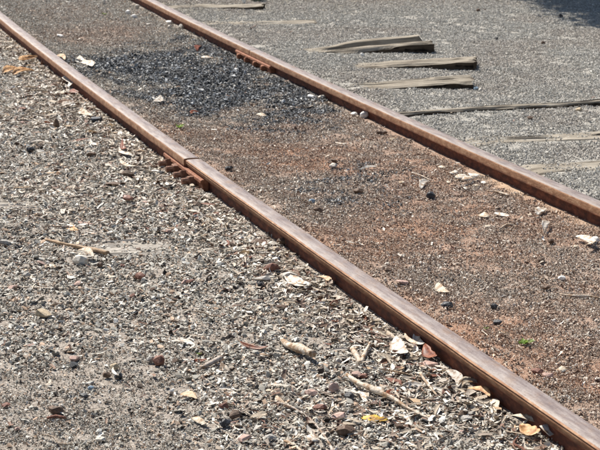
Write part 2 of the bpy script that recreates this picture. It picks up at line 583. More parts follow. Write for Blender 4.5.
def tube(pts, rad, sides=9, rough=.12, seed=0):
    """a stick through pts (3-D) with radii rad"""
    pts = [Vector(p) for p in pts]
    r2 = np.random.default_rng(seed)
    # resample
    out, rr = [], []
    n_ = len(pts)
    for i in range(n_ - 1):
        d = (pts[i + 1] - pts[i]).length
        k = max(2, int(d / .012))
        p0 = pts[max(0, i - 1)]; p3 = pts[min(n_ - 1, i + 2)]
        for q in range(k):
            t = q / k
            a, b_, c, d_ = p0, pts[i], pts[i + 1], p3
            out.append(.5 * ((2 * b_) + (c - a) * t + (2 * a - 5 * b_ + 4 * c - d_) * t * t + (3 * b_ - a - 3 * c + d_) * t ** 3))
            rr.append(rad[i] * (1 - t) + rad[i + 1] * t)
    out.append(pts[-1]); rr.append(rad[-1])
    v, f = [], []
    ph = r2.uniform(0, 6.28, 6)
    for i, p in enumerate(out):
        d = (out[min(i + 1, len(out) - 1)] - out[max(i - 1, 0)]).normalized()
        s_ = d.cross(Vector((0, 0, 1))).normalized()
        u = s_.cross(d)
        for k in range(sides):
            a = 2 * math.pi * k / sides
            q = rr[i] * (1 + rough * math.sin(3 * a + ph[0] + i * .4) + rough * r2.uniform(-.7, .7) + rough * math.sin(i * .9 + ph[1]))
            v.append(p + s_ * math.cos(a) * q + u * math.sin(a) * q)
    for i in range(len(out) - 1):
        for k in range(sides):
            a, b_ = i * sides + k, i * sides + (k + 1) % sides
            f.append((a, b_, b_ + sides, a + sides))
    f.append(tuple(range(sides))[::-1])
    f.append(tuple(range((len(out) - 1) * sides, len(out) * sides)))
    return [tuple(q) for q in v], f


# ------------------------------------------------------------------ the ground sheet
def build_ground():
    def axis(pieces):
        out = [pieces[0][0]]
        for a, b_, st in pieces:
            k = max(1, int(round((b_ - a) / st)))
            out += list(a + (b_ - a) * (np.arange(k) + 1) / k)
        return np.array(out)
    xs = axis(((-600, -60, 60), (-60, -6, 4.5), (-6, -3.4, .3), (-3.4, 3.6, .018), (3.6, 6, .3), (6, 60, 4.5), (60, 600, 60)))
    ys = axis(((-300, -20, 40), (-20, 0, 4), (0, 2.6, .2), (2.6, 8, .018), (8, 14.5, .03), (14.5, 20, .3), (20, 80, 5), (80, 900, 60)))
    X, Y = np.meshgrid(xs, ys)
    x, y = X.ravel(), Y.ravel()
    z = gz(x, y)
    fade = sm(30, 8, np.hypot(x, y - 8))
    z = z * fade + (1 - fade) * 0.0
    # little hollows and lumps
    z = z + (fbm(x, y, 28.0, 31, 2) - .5) * .006 * fade
    nx, ny = len(xs), len(ys)
    i = np.arange(nx * ny).reshape(ny, nx)
    q = np.stack((i[:-1, :-1], i[:-1, 1:], i[1:, 1:], i[1:, :-1]), -1).reshape(-1, 4)
    me = bpy.data.meshes.new('ground')
    me.vertices.add(nx * ny); me.vertices.foreach_set('co', np.stack((x, y, z), 1).ravel())
    me.loops.add(q.size); me.loops.foreach_set('vertex_index', q.ravel())
    me.polygons.add(len(q)); me.polygons.foreach_set('loop_start', np.arange(0, q.size, 4)); 
    me.polygons.foreach_set('use_smooth', np.ones(len(q), bool))
    me.update(calc_edges=True)
    zz = zones(x, y)
    for nm, ch in (('zone', (zz['red'], zz['coal'], zz['right'])), ('zone_b', (zz['sand'], zz['dirt'], zz['litter']))):
        a = me.attributes.new(nm, 'FLOAT_COLOR', 'POINT')
        a.data.foreach_set('color', np.stack((*ch, np.ones_like(x)), 1).astype(np.float32).ravel())
    me.materials.append(M['ground'])
    o = link('ground', me)
    tag(o, kind='structure')


build_ground()

# ------------------------------------------------------------------ rails
PROF_L = [(-.0292, 0.0), (-.0310, -.003), (-.0315, -.010), (-.0315, -.028), (-.029, -.032), (-.009, -.038), (-.007, -.045), (-.007, -.085), (-.012, -.092),
          (-.052, -.100), (-.052, -.108)]
PROF_LIP = [(-.0285, 0.0), (-.0325, -.0030), (-.0325, -.0045), (-.0290, -.0065), (-.0290, -.0075), (-.0318, -.0090), (-.0318, -.0125), (-.0270, -.0165), (-.0262, -.025), (-.0240, -.030), (-.009, -.037), (-.007, -.045), (-.007, -.085), (-.012, -.092),
            (-.052, -.100), (-.052, -.108)]


def rail(ef, s0, s1, prof, name, label, de=0.0, dz=0.0, endcut=0.0):
    left = prof
    full = left + [(-x_, z_) for x_, z_ in reversed(PROF_L)]
    top = [(-.018, .0012), (-.006, .0018), (.006, .0018), (.018, .0012)]
    ring = list(reversed(full[len(left):])) + list(reversed(top)) + left   # right side upward? rebuilt below
    ring = [(-x_, z_) for x_, z_ in reversed(PROF_L)] + []
    ring = [(x_, z_) for x_, z_ in reversed(left)] + top + [(-x_, z_) for x_, z_ in PROF_L]
    k = len(ring)
    n_ = max(2, int((s1 - s0) / .04))
    ss = np.linspace(s0, s1, n_ + 1)
    v, at_, fs, fm = [], [], [], []
    ntop0, ntop1 = len(left) - 1, len(left) + len(top)
    for s in ss:
        e0 = ef(s) + de
        d = (ef(s + .01) - ef(s - .01)) / .02
        nn = np.array((NV[0] - d * DV[0], NV[1] - d * DV[1])); nn /= np.linalg.norm(nn)
        bx, by = xy(s, e0)
        wob = (float(vnoise(np.array([s]), np.array([0.]), 5.0, 61)[0]) - .5) * .0022
        for (a, z_) in ring:
            aw = a + (wob if abs(a) > .025 and z_ > -.03 else 0)
            v.append((bx + nn[0] * aw, by + nn[1] * aw, RAIL_TOP + dz + z_))
            at_.append((s, a, z_))
    for i in range(n_):
        for j in range(k):
            a, b_ = i * k + j, i * k + (j + 1) % k
            fs.append((a, a + k, b_ + k, b_))
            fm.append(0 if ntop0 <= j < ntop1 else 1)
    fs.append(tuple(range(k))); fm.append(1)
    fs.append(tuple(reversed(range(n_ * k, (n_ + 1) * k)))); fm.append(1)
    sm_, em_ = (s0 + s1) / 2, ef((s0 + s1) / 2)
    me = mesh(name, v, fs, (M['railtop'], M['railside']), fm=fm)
    bmm = bmesh.new(); bmm.from_mesh(me); bmesh.ops.recalc_face_normals(bmm, faces=bmm.faces); bmm.to_mesh(me); bmm.free()
    me.polygons.foreach_set('use_smooth', [False] * len(me.polygons))
    a = me.attributes.new('along', 'FLOAT_VECTOR', 'POINT')
    a.data.foreach_set('vector', np.array(at_, np.float32).ravel())
    o = link(name, me)
    tag(o, label, 'rail', 'rails of the track')
    return o


def s_of(px, py, z=RAIL_TOP):
    return se(*at(px, py, z))[0]


SJ = s_of(184, 160)       # joint of the near rail
SF = s_of(248.5, 50.5)    # joint of the far rail
rail(e_near, -2.0, SJ - .004, PROF_LIP, 'rail', 'near rusty rail with a thin lip along its edge, running to the bottom right corner', de=.001)
rail(e_near, SJ + .004, 34, PROF_L, 'rail', 'near rusty steel rail beyond the bolted joint, reaching the left edge', de=-.006, dz=.004)
rail(e_far, -2.0, SF - .002, PROF_L, 'rail', 'far rusty steel rail running from its joint to the right edge')
rail(e_far, SF + .002, 34, PROF_L, 'rail', 'far rusty steel rail beyond its joint, reaching the top edge', de=-.002, dz=.001)


def fishplate(ef, sc, half, bolts, label, nut=.030, stick=.022, mname='rust', side=.0, nm='darkrust'):
    root = bpy.data.objects.new('fishplate', None)
    bx, by = xy(sc, ef(sc))
    d = (ef(sc + .01) - ef(sc - .01)) / .02
    ang = math.atan2(DV[1] + d * NV[1], DV[0] + d * NV[0])
    root.location = (bx, by, RAIL_TOP)
    root.rotation_euler = (0, 0, ang)           # local x along the track, local +y to its left side
    COL.objects.link(root)
    tag(root, label, 'fishplate', 'fishplates at the rail joints')
    # plate section (y outward, z)
    pr = [(.008, -.036), (.034, -.0335), (.041, -.037), (.042, -.046), (.034, -.054), (.032, -.072), (.034, -.084), (.036, -.093), (.010, -.093)]
    v, f = [], []
    k = len(pr)
    xs = np.linspace(-half, half, 25)
    for i, x_ in enumerate(xs):
        for (y_, z_) in pr:
            v.append((x_, y_ + .0008 * math.sin(i * 1.7 + z_ * 90), z_ + side))
    for i in range(len(xs) - 1):
        for j in range(k):
            a, b_ = i * k + j, i * k + (j + 1) % k
            f.append((a, b_, b_ + k, a + k))
    f.append(tuple(range(k))[::-1]); f.append(tuple(range((len(xs) - 1) * k, len(xs) * k)))
    me = mesh('plate', v, f, (M[mname],))
    bmm = bmesh.new(); bmm.from_mesh(me); bmesh.ops.recalc_face_normals(bmm, faces=bmm.faces); bmm.to_mesh(me); bmm.free()
    link('plate', me, parent=root)
    # nut: a square block with chamfered corners, and the bolt end through it
    def prism(r0, y0, y1, sides, tw):
        v, f = [], []
        ys_ = ((y0, .95), (y0 + .002, 1), (y1 - .003, 1), (y1, .86))
        for (yy, q) in ys_:
            for i in range(sides):
                a = tw + 2 * math.pi * i / sides
                v.append((r0 * q * math.cos(a), yy, r0 * q * math.sin(a)))
        for r_ in range(3):
            for i in range(sides):
                a, b_ = r_ * sides + i, r_ * sides + (i + 1) % sides
                f.append((a, b_, b_ + sides, a + sides))
        f.append(tuple(range(sides))); f.append(tuple(reversed(range(3 * sides, 4 * sides))))
        return v, f
    for i, bx_ in enumerate(bolts):
        tw = math.pi / 4 + random.uniform(-.35, .35)
        v, f = prism(nut * .68, 0, nut * .85, 4, tw)
        me = mesh('nut', v, f, (M[nm],))
        bmm = bmesh.new(); bmm.from_mesh(me); bmesh.ops.recalc_face_normals(bmm, faces=bmm.faces); bmesh.ops.bevel(bmm, geom=bmm.edges[:], offset=.0018, segments=1, affect='EDGES'); bmm.to_mesh(me); bmm.free()
        nu = link('nut', me, (bx_, .032, -.058 + side), parent=root)
        v, f = prism(nut * .36, nut * .85, nut * .85 + stick, 9, 0)
        link('bolt', mesh('bolt', v, f, (M[nm],)), parent=nu)
    return root


sA, sB = s_of(167, 158, .02), s_of(206, 186, .02)
print('joint', SJ, SF, 'plate', sA, sB)
half = abs(sA - sB) / 2
fishplate(e_near, (sA + sB) / 2, half, [half * q for q in (-.62, -.20, .22, .62)], 'rusty fishplate bolted on the near rail with four large nuts', nut=.036, stick=.026, side=.004)
sC, sD = s_of(234, 54, .02), s_of(265, 71, .02)
print('far plate', sC, sD)
half = abs(sC - sD) / 2
fishplate(e_far, (sC + sD) / 2, half, [half * q for q in (-.7, -.25, .25, .7)], 'orange rusty fishplate on the far rail beside the coal patch', nut=.030, stick=.003, side=.004, nm='rust')
# dog spike gripping the near rail
for (px, py, lb) in ((46, 62, 'small rusty rail spike gripping the near rail beside pale leaves'), (36, 50, None)):
    if not lb: continue
    s_ = s_of(px, py, .03)
    bx, by = xy(s_, e_near(s_) - .045)
    v, f = tube([(0, 0, -.05), (0, 0, .012), (.004, 0, .020)], [.009, .009, .015], 6, .05, 3)
    o = link('rail_spike', mesh('rail_spike', v, f, (M['darkrust'],)), (bx, by, Z((bx, by)) + .01))
    tag(o, lb, 'spike')

# ------------------------------------------------------------------ sleepers
SLEEPERS = []      # (centre, unit along, half length, half width, h-profile)


def sleeper(p0, p1, width, heights, label, tm='timber', ext=.15, crack=0.0, seed=0, bow=0.0):
    """p0, p1: ground spots of the front edge's ends; heights: top above the ground along it"""
    p0, p1 = np.array(p0), np.array(p1)
    u = p1 - p0; L = np.linalg.norm(u); u /= L
    p0 = p0 - u * ext; L += ext
    nrm = np.array((-u[1], u[0]))
    if nrm[1] < 0: nrm = -nrm
    c = p0 + u * L / 2 + nrm * width / 2
    hx = np.linspace(0, 1, len(heights))
    nseg = max(24, int(L / .02))
    cross = 15
    v, f = [], []
    def H_(t): return float(np.interp(t, hx, heights))
    raised = max(heights) > .04 or seed == 4
    zm = np.mean([Z(p0 + u * (L * k)) for k in np.linspace(0, 1, 9)])
    for i in range(nseg + 1):
        t = i / nseg
        loc = p0 + u * (t * L)
        for j in range(cross):
            q = j / (cross - 1)
            wv = width * (1 + .04 * (float(vnoise([t * L], [q], 7., seed + 5)[0]) - .5))
            y_ = q * wv
            if j == 0: y_ = .004 * math.sin(t * L * 23 + seed)
            pt = loc + nrm * y_
            base = float(gz(np.array([pt[0]]), np.array([pt[1]]))[0])
            # smooth the ground under it by sampling the front line as well
            hh = H_(t)
            z = (zm if raised else base) + hh
            z += (float(fbm(np.array([t * L * .6]), np.array([y_ * 9]), 9., seed + 9)[0]) - .5) * .013
            z -= .010 * float(sm(.66, .74, float(vnoise([t * L * .9], [j * 1.7], 2.2, seed + 40)[0])))
            if j in (0, cross - 1): z -= .006
            lx = t * L - L / 2
            if crack:
                g_ = float(np.clip((t - .25) * 3, 0, 1))
                if q > .62: z += .020 * g_; lx -= .06 * g_
                elif q > .46: z -= crack * g_
            if i >= nseg - 1: lx += .016 * math.sin(j * 1.9 + seed) * math.sin(j * .7 + seed * 2)
            v.append((lx, y_ - width / 2, z))
    top = len(v)
    for i in range(nseg + 1):
        for j in (0, cross - 1):
            a = v[i * cross + j]
            v.append((a[0] , a[1] + .001 * math.sin(i * 2.1), -.16))
    for i in range(nseg):
        for j in range(cross - 1):
            a = i * cross + j
            f.append((a, a + cross, a + cross + 1, a + 1))
        b0, b1 = top + 2 * i, top + 2 * i + 2
        f.append((i * cross, b0, b1, (i + 1) * cross))
        f.append((i * cross + cross - 1, (i + 1) * cross + cross - 1, b1 + 1, b0 + 1))
    for i in (0, nseg):
        ring = [i * cross + j for j in range(cross)] + [top + 2 * i + 1, top + 2 * i]
        f.append(tuple(ring))
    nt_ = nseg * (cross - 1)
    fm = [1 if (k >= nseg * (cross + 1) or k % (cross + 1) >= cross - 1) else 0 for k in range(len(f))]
    me = mesh('sleeper', v, f, (M[tm], M['shadedtimber']), fm=fm)
    bmm = bmesh.new(); bmm.from_mesh(me); bmesh.ops.recalc_face_normals(bmm, faces=bmm.faces)
    bmm.to_mesh(me); bmm.free()
    o = link('sleeper', me, (c[0], c[1], 0), (0, 0, math.atan2(u[1], u[0]) if np.cross(u, nrm) > 0 else 0))
    tag(o, label, 'sleeper', 'old timber sleepers in the gravel')
    SLEEPERS.append((c, u, nrm, L / 2, width / 2, hx, heights))
    return o


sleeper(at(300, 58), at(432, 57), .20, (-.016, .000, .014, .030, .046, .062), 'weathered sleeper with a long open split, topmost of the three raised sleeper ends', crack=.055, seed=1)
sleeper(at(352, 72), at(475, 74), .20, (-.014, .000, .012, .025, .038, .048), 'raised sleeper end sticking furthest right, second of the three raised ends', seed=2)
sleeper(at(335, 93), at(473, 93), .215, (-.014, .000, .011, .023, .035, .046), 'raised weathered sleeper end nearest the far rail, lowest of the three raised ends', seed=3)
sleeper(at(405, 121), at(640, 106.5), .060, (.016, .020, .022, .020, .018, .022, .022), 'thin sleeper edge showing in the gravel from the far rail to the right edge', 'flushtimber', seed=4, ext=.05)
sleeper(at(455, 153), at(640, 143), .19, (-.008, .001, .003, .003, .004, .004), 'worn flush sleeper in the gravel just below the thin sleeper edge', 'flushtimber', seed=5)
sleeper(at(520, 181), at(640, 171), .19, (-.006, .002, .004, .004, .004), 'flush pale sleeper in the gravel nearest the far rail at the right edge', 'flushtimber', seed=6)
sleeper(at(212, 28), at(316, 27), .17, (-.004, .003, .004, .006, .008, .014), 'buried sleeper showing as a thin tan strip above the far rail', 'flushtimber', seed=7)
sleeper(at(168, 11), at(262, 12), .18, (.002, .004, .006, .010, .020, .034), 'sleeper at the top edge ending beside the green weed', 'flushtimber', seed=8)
sleeper(at(-20, 211), at(64, 208), .17, (.004, .004, .003, -.006), 'grey flush plank sleeper at the left edge, the upper of two left of the track', 'greytimber', seed=9)
sleeper(at(96, 257), at(192, 250), .19, (-.005, .003, .004, .003, -.004), 'grey flush sleeper patch at the end of the brown stick', 'greytimber', seed=10)


def on_timber(x, y):
    """how far timber stands above the ground at these spots (<0: none)"""
    out = np.full(np.shape(x), -1.0)
    for c, u, nrm, hl, hw, hx, hs in SLEEPERS:
        dx, dy = x - c[0], y - c[1]
        a, b_ = dx * u[0] + dy * u[1], dx * nrm[0] + dy * nrm[1]
        ins = (np.abs(a) < hl + .012) & (np.abs(b_) < hw + .012)
        h = np.interp((a + hl) / (2 * hl), hx, hs)
        out = np.where(ins, np.maximum(out, h), out)
    return out


def on_rail(x, y, m_=.036):
    s, e = se(x, y)
    return (np.abs(e - e_near(s)) < m_) | (np.abs(e - e_far(s)) < m_)


# ------------------------------------------------------------------ loose cover, one object for each kind of stuff
def proto(name, parts, material, smooth=False):
    vs_, fs, rn, k = [], [], [], 0
    for v, f, r_ in parts:
        vs_.append(v)
        fs += [[i + k for i in t] for t in f]
        rn += [r_] * len(f)
        k += len(v)
    me = mesh(name, np.concatenate(vs_), fs, (material,), smooth)
    a = me.attributes.new('rnd', 'FLOAT', 'FACE')
    a.data.foreach_set('value', np.array(rn, np.float32))
    return me


def place(v, size, rot, off):
    return (v * size) @ rot.T + np.array(off)


def clump(name, src, n_, rad, lo, hi, zhi, material, tilt=.5):
    parts = []
    for i in range(n_):
        v, f = src[rng.integers(len(src))]
        sz = lo + (hi - lo) * rng.random() ** 2
        r_, a = rad * math.sqrt(rng.random()), rng.uniform(0, 6.283)
        zr = rng.uniform(0, zhi)
        m_ = rot3(rng.normal() * tilt, rng.normal() * tilt, rng.uniform(0, 6.28))
        parts.append((place(v, sz, m_, (r_ * math.cos(a), r_ * math.sin(a), zr)), f, rng.random()))
    return proto(name, parts, material)


def scatter(name, protos, p, zoff, rot, scl, idx, zone=None, tint=None, label=None, kind='stuff', sink=0.0):
    """p: N x 2 spots; each carries one copy of protos[idx]"""
    n_ = len(p)
    z = gz(p[:, 0], p[:, 1]) + zoff
    me = bpy.data.meshes.new(name)
    me.vertices.add(n_)
    me.vertices.foreach_set('co', np.stack((p[:, 0], p[:, 1], z), 1).astype(np.float32).ravel())
    def att(nm, t, k, d):
        a = me.attributes.new(nm, t, 'POINT')
        a.data.foreach_set(k, np.ascontiguousarray(d).ravel())
    att('rot', 'FLOAT_VECTOR', 'vector', rot.astype(np.float32))
    att('scl', 'FLOAT_VECTOR', 'vector', scl.astype(np.float32))
    att('idx', 'INT', 'value', idx.astype(np.int32))
    if zone is not None:
        att('zone', 'FLOAT_COLOR', 'color', np.concatenate((zone, np.ones((n_, 1))), 1).astype(np.float32))
    att('tint', 'FLOAT', 'value', (tint if tint is not None else rng.random(n_)).astype(np.float32))
    pc = bpy.data.collections.new(name + '_kinds')
    for i, q in enumerate(protos):
        pc.objects.link(bpy.data.objects.new('%s_kind_%03d' % (name, i), q))
    ng = bpy.data.node_groups.new(name, 'GeometryNodeTree')
    ng.interface.new_socket('Geometry', in_out='INPUT', socket_type='NodeSocketGeometry')
    ng.interface.new_socket('Geometry', in_out='OUTPUT', socket_type='NodeSocketGeometry')
    N, L_ = ng.nodes, ng.links
    gi, go = N.new('NodeGroupInput'), N.new('NodeGroupOutput')
    iop = N.new('GeometryNodeInstanceOnPoints')
    ci = N.new('GeometryNodeCollectionInfo')
    ci.inputs['Collection'].default_value = pc
    ci.inputs['Separate Children'].default_value = True
    ci.inputs['Reset Children'].default_value = True
    def na(nm, t):
        q = N.new('GeometryNodeInputNamedAttribute'); q.data_type = t
        q.inputs[0].default_value = nm
        return [o_ for o_ in q.outputs if o_.enabled and o_.name == 'Attribute'][0]
    L_.new(gi.outputs[0], iop.inputs['Points'])
    L_.new(ci.outputs[0], iop.inputs['Instance'])
    iop.inputs['Pick Instance'].default_value = True
    L_.new(na('idx', 'INT'), iop.inputs['Instance Index'])
    e2r = N.new('FunctionNodeEulerToRotation')
    L_.new(na('rot', 'FLOAT_VECTOR'), e2r.inputs[0])
    L_.new(e2r.outputs[0], iop.inputs['Rotation'])
    L_.new(na('scl', 'FLOAT_VECTOR'), iop.inputs['Scale'])
    L_.new(iop.outputs[0], go.inputs[0])
    o = link(name, me)
    md = o.modifiers.new('cover', 'NODES'); md.node_group = ng
    tag(o, label, None, None, kind)
    print(name, n_)
    return o


def spots(n_, weight=None, y0=3.0, y1=14.0, margin=.45, avoid=True, railm=.036):
    """n_ random spots per the whole strip in view, thinned by weight(x, y)"""
    out = []
    half = lambda y: .182 * (y * .968 + .37) + margin
    y = y0 + (y1 - y0) * rng.random(n_ * 2)
    x = rng.uniform(-1, 1, n_ * 2) * half(y1)
    k = np.abs(x) < half(y)
    x, y = x[k], y[k]
    if weight is not None:
        k = rng.random(len(x)) < weight(x, y)
        x, y = x[k], y[k]
    if avoid:
        k = ~on_rail(x, y, railm)
        x, y = x[k], y[k]
        h = on_timber(x, y)
        k = (h < -.002) | (rng.random(len(x)) < np.where(h < .0075, .34, .10))
        x, y = x[k], y[k]
    return np.stack((x, y), 1)


def zone_rgb(x, y, zz=None):
    zz = zz or zones(x, y)
    # single stones vary in how dusty they are
    r_ = np.clip(zz['red'] * rng.uniform(.5, 1.3, len(x)), 0, 1)
    co_ = np.clip(zz['coal'] * 1.25 + (fbm(x, y, 9, 123) - .5) * 1.9 * (zz['coal'] > .03), 0, 1)
    c_ = np.where(rng.random(len(x)) < co_, .97, 0.0)
    dirt_ = zz['right'] * .28 * sm(.5, .75, fbm(x, y, 1.6, 140)) + .35 * zz['dirt']
    r_ = np.clip(r_ + dirt_ * rng.uniform(.3, 1, len(x)), 0, 1)
    return np.stack((r_ * (1 - c_), c_, zz['right']), 1)


AREA = 11.0 * 2 * (.182 * (14 * .968 + .37) + .45)      # of the sampling box
cl = [clump('gravel', ROUND, 46, .042, .0045, .0125, .006, M_STONE, .9) for _ in range(6)]
cl += [clump('gravel', CHIPS + ROUND[:4], 46, .042, .005, .015, .006, M_STONE, .35) for _ in range(6)]
cl += [clump('gravel', ROUND + CHIPS, 95, .042, .0022, .0070, .004, M_STONE, .9) for _ in range(5)]


def w_gravel(x, y):
    z = zones(x, y)
    bare = np.clip(z['red'] * .55 + z['sand'] * .9, 0, .92)
    return (1 - bare) * (1 - .3 * z['right'] * sm(.55, .7, fbm(x, y, 2, 77)))


p = spots(int(AREA * 430), w_gravel, railm=.040)
zz = zones(p[:, 0], p[:, 1])
N_ = len(p)
u_ = rng.random(N_)
chipw = np.clip(zz['left'] * (1 - .8 * zz['fine']) * .8 + .10 * zz['inside'], 0, 1)
kind = np.where(u_ < chipw, rng.integers(6, 12, N_), rng.integers(0, 6, N_))
crumb = (rng.random(N_) < zz['inside'] * .45 * (1 - zz['coal']) + .30 * zz['fine'])
kind = np.where(crumb, rng.integers(12, 17, N_), kind)
sc_ = rng.uniform(.75, 1.15, N_) * (1 + .22 * zz['left'] * zz['litter'] - .34 * zz['fine']) * (1 - .10 * zz['left']) * (1 + .30 * zz['coal'])
rot = np.stack((rng.normal(0, .05, N_), rng.normal(0, .05, N_), rng.uniform(0, 6.283, N_)), 1)
scatter('gravel', cl, p, -.001, rot, np.stack((sc_, sc_, sc_), 1), kind, zone_rgb(p[:, 0], p[:, 1], zz), label='grey and brown gravel covering the ground')

# crumbs of soil and grit over the bare patches
p = spots(int(AREA * 300), lambda x, y: np.clip(zones(x, y)['inside'] * .9 + zones(x, y)['fine'] * .8, 0, 1), railm=.06)
N_ = len(p)
rot = np.stack((np.zeros(N_), np.zeros(N_), rng.uniform(0, 6.283, N_)), 1)
sc_ = rng.uniform(.7, 1.2, N_)
scatter('grit', cl[12:], p, 0, rot, np.stack((sc_,) * 3, 1), rng.integers(0, 5, N_), zone_rgb(p[:, 0], p[:, 1]), label='fine grit and soil crumbs between the stones')

# single stones, larger than the rest
single = [proto('stone', [(v, f, 0.0)], M_STONE) for v, f in ROUND[:8] + CHIPS[:10]]


def w_single(x, y):
    z = zones(x, y)
    return np.clip(.35 + .75 * z['left'] * (1 - .75 * z['fine']) + .1 * z['right'] - .15 * z['red'], 0, 1) * (1 - .8 * z['sand'])


p = spots(int(AREA * 1500), w_single, railm=.046)
zz = zones(p[:, 0], p[:, 1])
N_ = len(p)
sz = (.008 - .0025 * zz['fine']) + .012 * rng.random(N_) ** 2.6 * (1 + .5 * zz['left'] * (1 - zz['fine']))
sz = sz * (1 - .3 * zz['inside'] * (1 - zz['coal'])) * (1 - .25 * zz['right']) * (1 + .75 * zz['coal'])
idx = np.where(rng.random(N_) < zz['left'] * .5 + .15, rng.integers(8, 18, N_), rng.integers(0, 8, N_))
rot = np.stack((rng.normal(0, .45, N_), rng.normal(0, .45, N_), rng.uniform(0, 6.283, N_)), 1)
scatter('loose_gravel', single, p, sz * .12 + .003, rot, np.stack((sz, sz, sz), 1), idx, zone_rgb(p[:, 0], p[:, 1], zz), label='larger loose stones lying on the gravel')

# ------------------------------------------------------------------ litter: leaf crumbs and bark slivers
m, n, l, b = mat('litter_leaf')
tint = node(n, 'ShaderNodeAttribute', attribute_type='INSTANCER', attribute_name='tint')
lr = ramp(n, ((0, (.06, .03, .02)), (.10, (.16, .07, .045)), (.24, (.22, .13, .085)), (.42, (.34, .29, .24)), (.58, (.45, .38, .30)), (.74, (.60, .53, .44)), (.88, (.74, .69, .61)), (1, (.82, .79, .73))))
l.new(tint.outputs['Fac'], lr.inputs[0])
tc = node(n, 'ShaderNodeTexCoord')
nz = noise(n, l, tc.outputs['Object'], 90, 4)
var = ramp(n, ((.3, (.70, .68, .66)), (.7, (1.1, 1.1, 1.1)))); l.new(nz.outputs[0], var.inputs[0])
col = mixc(n, l, 1.0, lr.outputs[0], var.outputs[0], 'MULTIPLY')
l.new(col, b.inputs['Base Color'])
b.inputs['Roughness'].default_value = .6
b.inputs['Specular IOR Level'].default_value = .35
bump(n, l, nz.outputs[0], .4, .001, b)
M['litter'] = m
lit = []
for i in range(9):      # broken bits, unit about 1 m long, scaled down
    v, f = leaf_geo(1.0, rng.uniform(.22, .42), rng.uniform(-.15, .15), rng.uniform(-1., 1.), rng.uniform(0, .35), 4, .3, tip=i % 2, twist=rng.uniform(-.8, .8))
    lit.append(proto('bit', [(v, f, 0.0)], m, True))
for i in range(7):      # whole narrow leaves
    v, f = leaf_geo(1.0, rng.uniform(.10, .18), rng.uniform(-.2, .2), rng.uniform(-.8, .8), rng.uniform(0, .3), 6, .12, twist=rng.uniform(-1, 1))
    lit.append(proto('bit', [(v, f, 0.0)], m, True))
for i in range(6):
    v, f = SLIVER[i]
    lit.append(proto('bit', [(v * np.array((.4, .16, .3)) * 1.0, f, 0.0)], m))


def w_lit(x, y):
    z = zones(x, y)
    return np.clip(z['litter'] ** 1.7 * (.40 + .9 * sm(.35, .6, fbm(x, y, 5, 33))) + .07 * z['left'] * (1 - .7 * z['fine']) + .014 * z['inside'] + .004 * z['right'], 0, 1)


p = spots(int(AREA * 6500), w_lit, railm=.036)
zz = zones(p[:, 0], p[:, 1])
N_ = len(p)
sz = (.008 + .036 * rng.random(N_) ** 1.6) * (.7 + .35 * zz['litter'])
tn = np.clip(rng.beta(1.3, .85, N_), 0, 1)
idx = np.where(rng.random(N_) < .55, rng.integers(0, 9, N_), rng.integers(9, 22, N_))
rot = np.stack((rng.normal(0, .35, N_), rng.normal(0, .30, N_), rng.uniform(0, 6.283, N_)), 1)
scatter('leaf_litter', lit, p, .006 + .006 * rng.random(N_), rot, np.stack((sz, sz, sz), 1), idx, None, tn, label='dry leaf crumbs and bark slivers strewn left of the near rail')

# ------------------------------------------------------------------ single things lying about
def mpp(py):
    return H / (F * math.sin(PITCH) + (py - 225) * math.cos(PITCH))


def stick(pts, radii, mk, name, label, cat, group=None, seed=0, rough=.12, branch=None):
    """pts: (px, py, height) along the stick as measured"""
    w_ = [np.array((*at(a, b_), 0)) for a, b_, h in pts]
    w_ = [np.array((q[0], q[1], Z(q) + h)) for q, (a, b_, h) in zip(w_, pts)]
    c = sum(w_) / len(w_)
    v, f = tube([q - c for q in w_], radii, 9, rough, seed)
    if branch:
        w2 = [np.array((*at(a, b_), 0)) for a, b_, h in branch[0]]
        w2 = [np.array((q[0], q[1], Z(q) + h)) for q, (a, b_, h) in zip(w2, branch[0])]
        v2, f2 = tube([q - c for q in w2], branch[1], 8, rough, seed + 1)
        k = len(v); v += v2; f += [tuple(i + k for i in t) for t in f2]
    me = mesh(name, v, f, (M[mk],), True)
    o = link(name, me, c)
    return tag(o, label, cat, group)


def stone(px, py, wpx, hpx, mk, label, name='loose_stone', cat='stone', flat=None, src=None, yaw=None, tilt=.15, group=None, dz=0.0, depth=None):
    q = mpp(py)
    p = at(px, py)
    v, f = (src or hull(26, .9, 1.0))
    sx = wpx * q
    sz = hpx * q * .93
    sy = depth if depth else sx * .75
    ext = v.max(0) - v.min(0)
    v = v / ext * np.array((sx, sy, sz))
    v = v - np.array((0, 0, v[:, 2].min() + sz * .12))
    me = mesh(name, v, f, (M[mk],))
    o = link(name, me, (p[0], p[1], Z(p) + .004 + dz), (random.uniform(-tilt, tilt), random.uniform(-tilt, tilt), yaw if yaw is not None else random.uniform(-.5, .5)))
    return tag(o, label, cat, group)


def leaf(p0, p1, W, mk, label, curl=.6, bend=.1, cup=.3, roll=0.35, lift=.006, name='fallen_leaf', cat='leaf', jag=.05, twist=.4, group=None, pitch=0.0):
    a, b_ = at(*p0), at(*p1)
    L = float(np.linalg.norm(b_ - a))
    v, f = leaf_geo(L, W * 1.15, bend * random.choice((-1, 1)), curl * random.choice((.45, .3, -.3, -.5)), cup * .45, 9, jag + .14, twist=twist * random.choice((-1, 1)))
    if mk in ('white', 'cream') and L / W < 3.2:
        v, f = flake_geo(L * 1.1, W * 1.15, cup * .8)
    me = mesh(name, v, f, (M[mk],), True)
    c = (a + b_) / 2
    zmin = v[:, 2].min()
    o = link(name, me, (c[0], c[1], Z(c) + lift - zmin * .5), (roll, pitch, math.atan2(b_[1] - a[1], b_[0] - a[0])))
    md = o.modifiers.new('thickness', 'SOLIDIFY'); md.thickness = .0006; md.offset = 0
    return tag(o, label, cat, group)


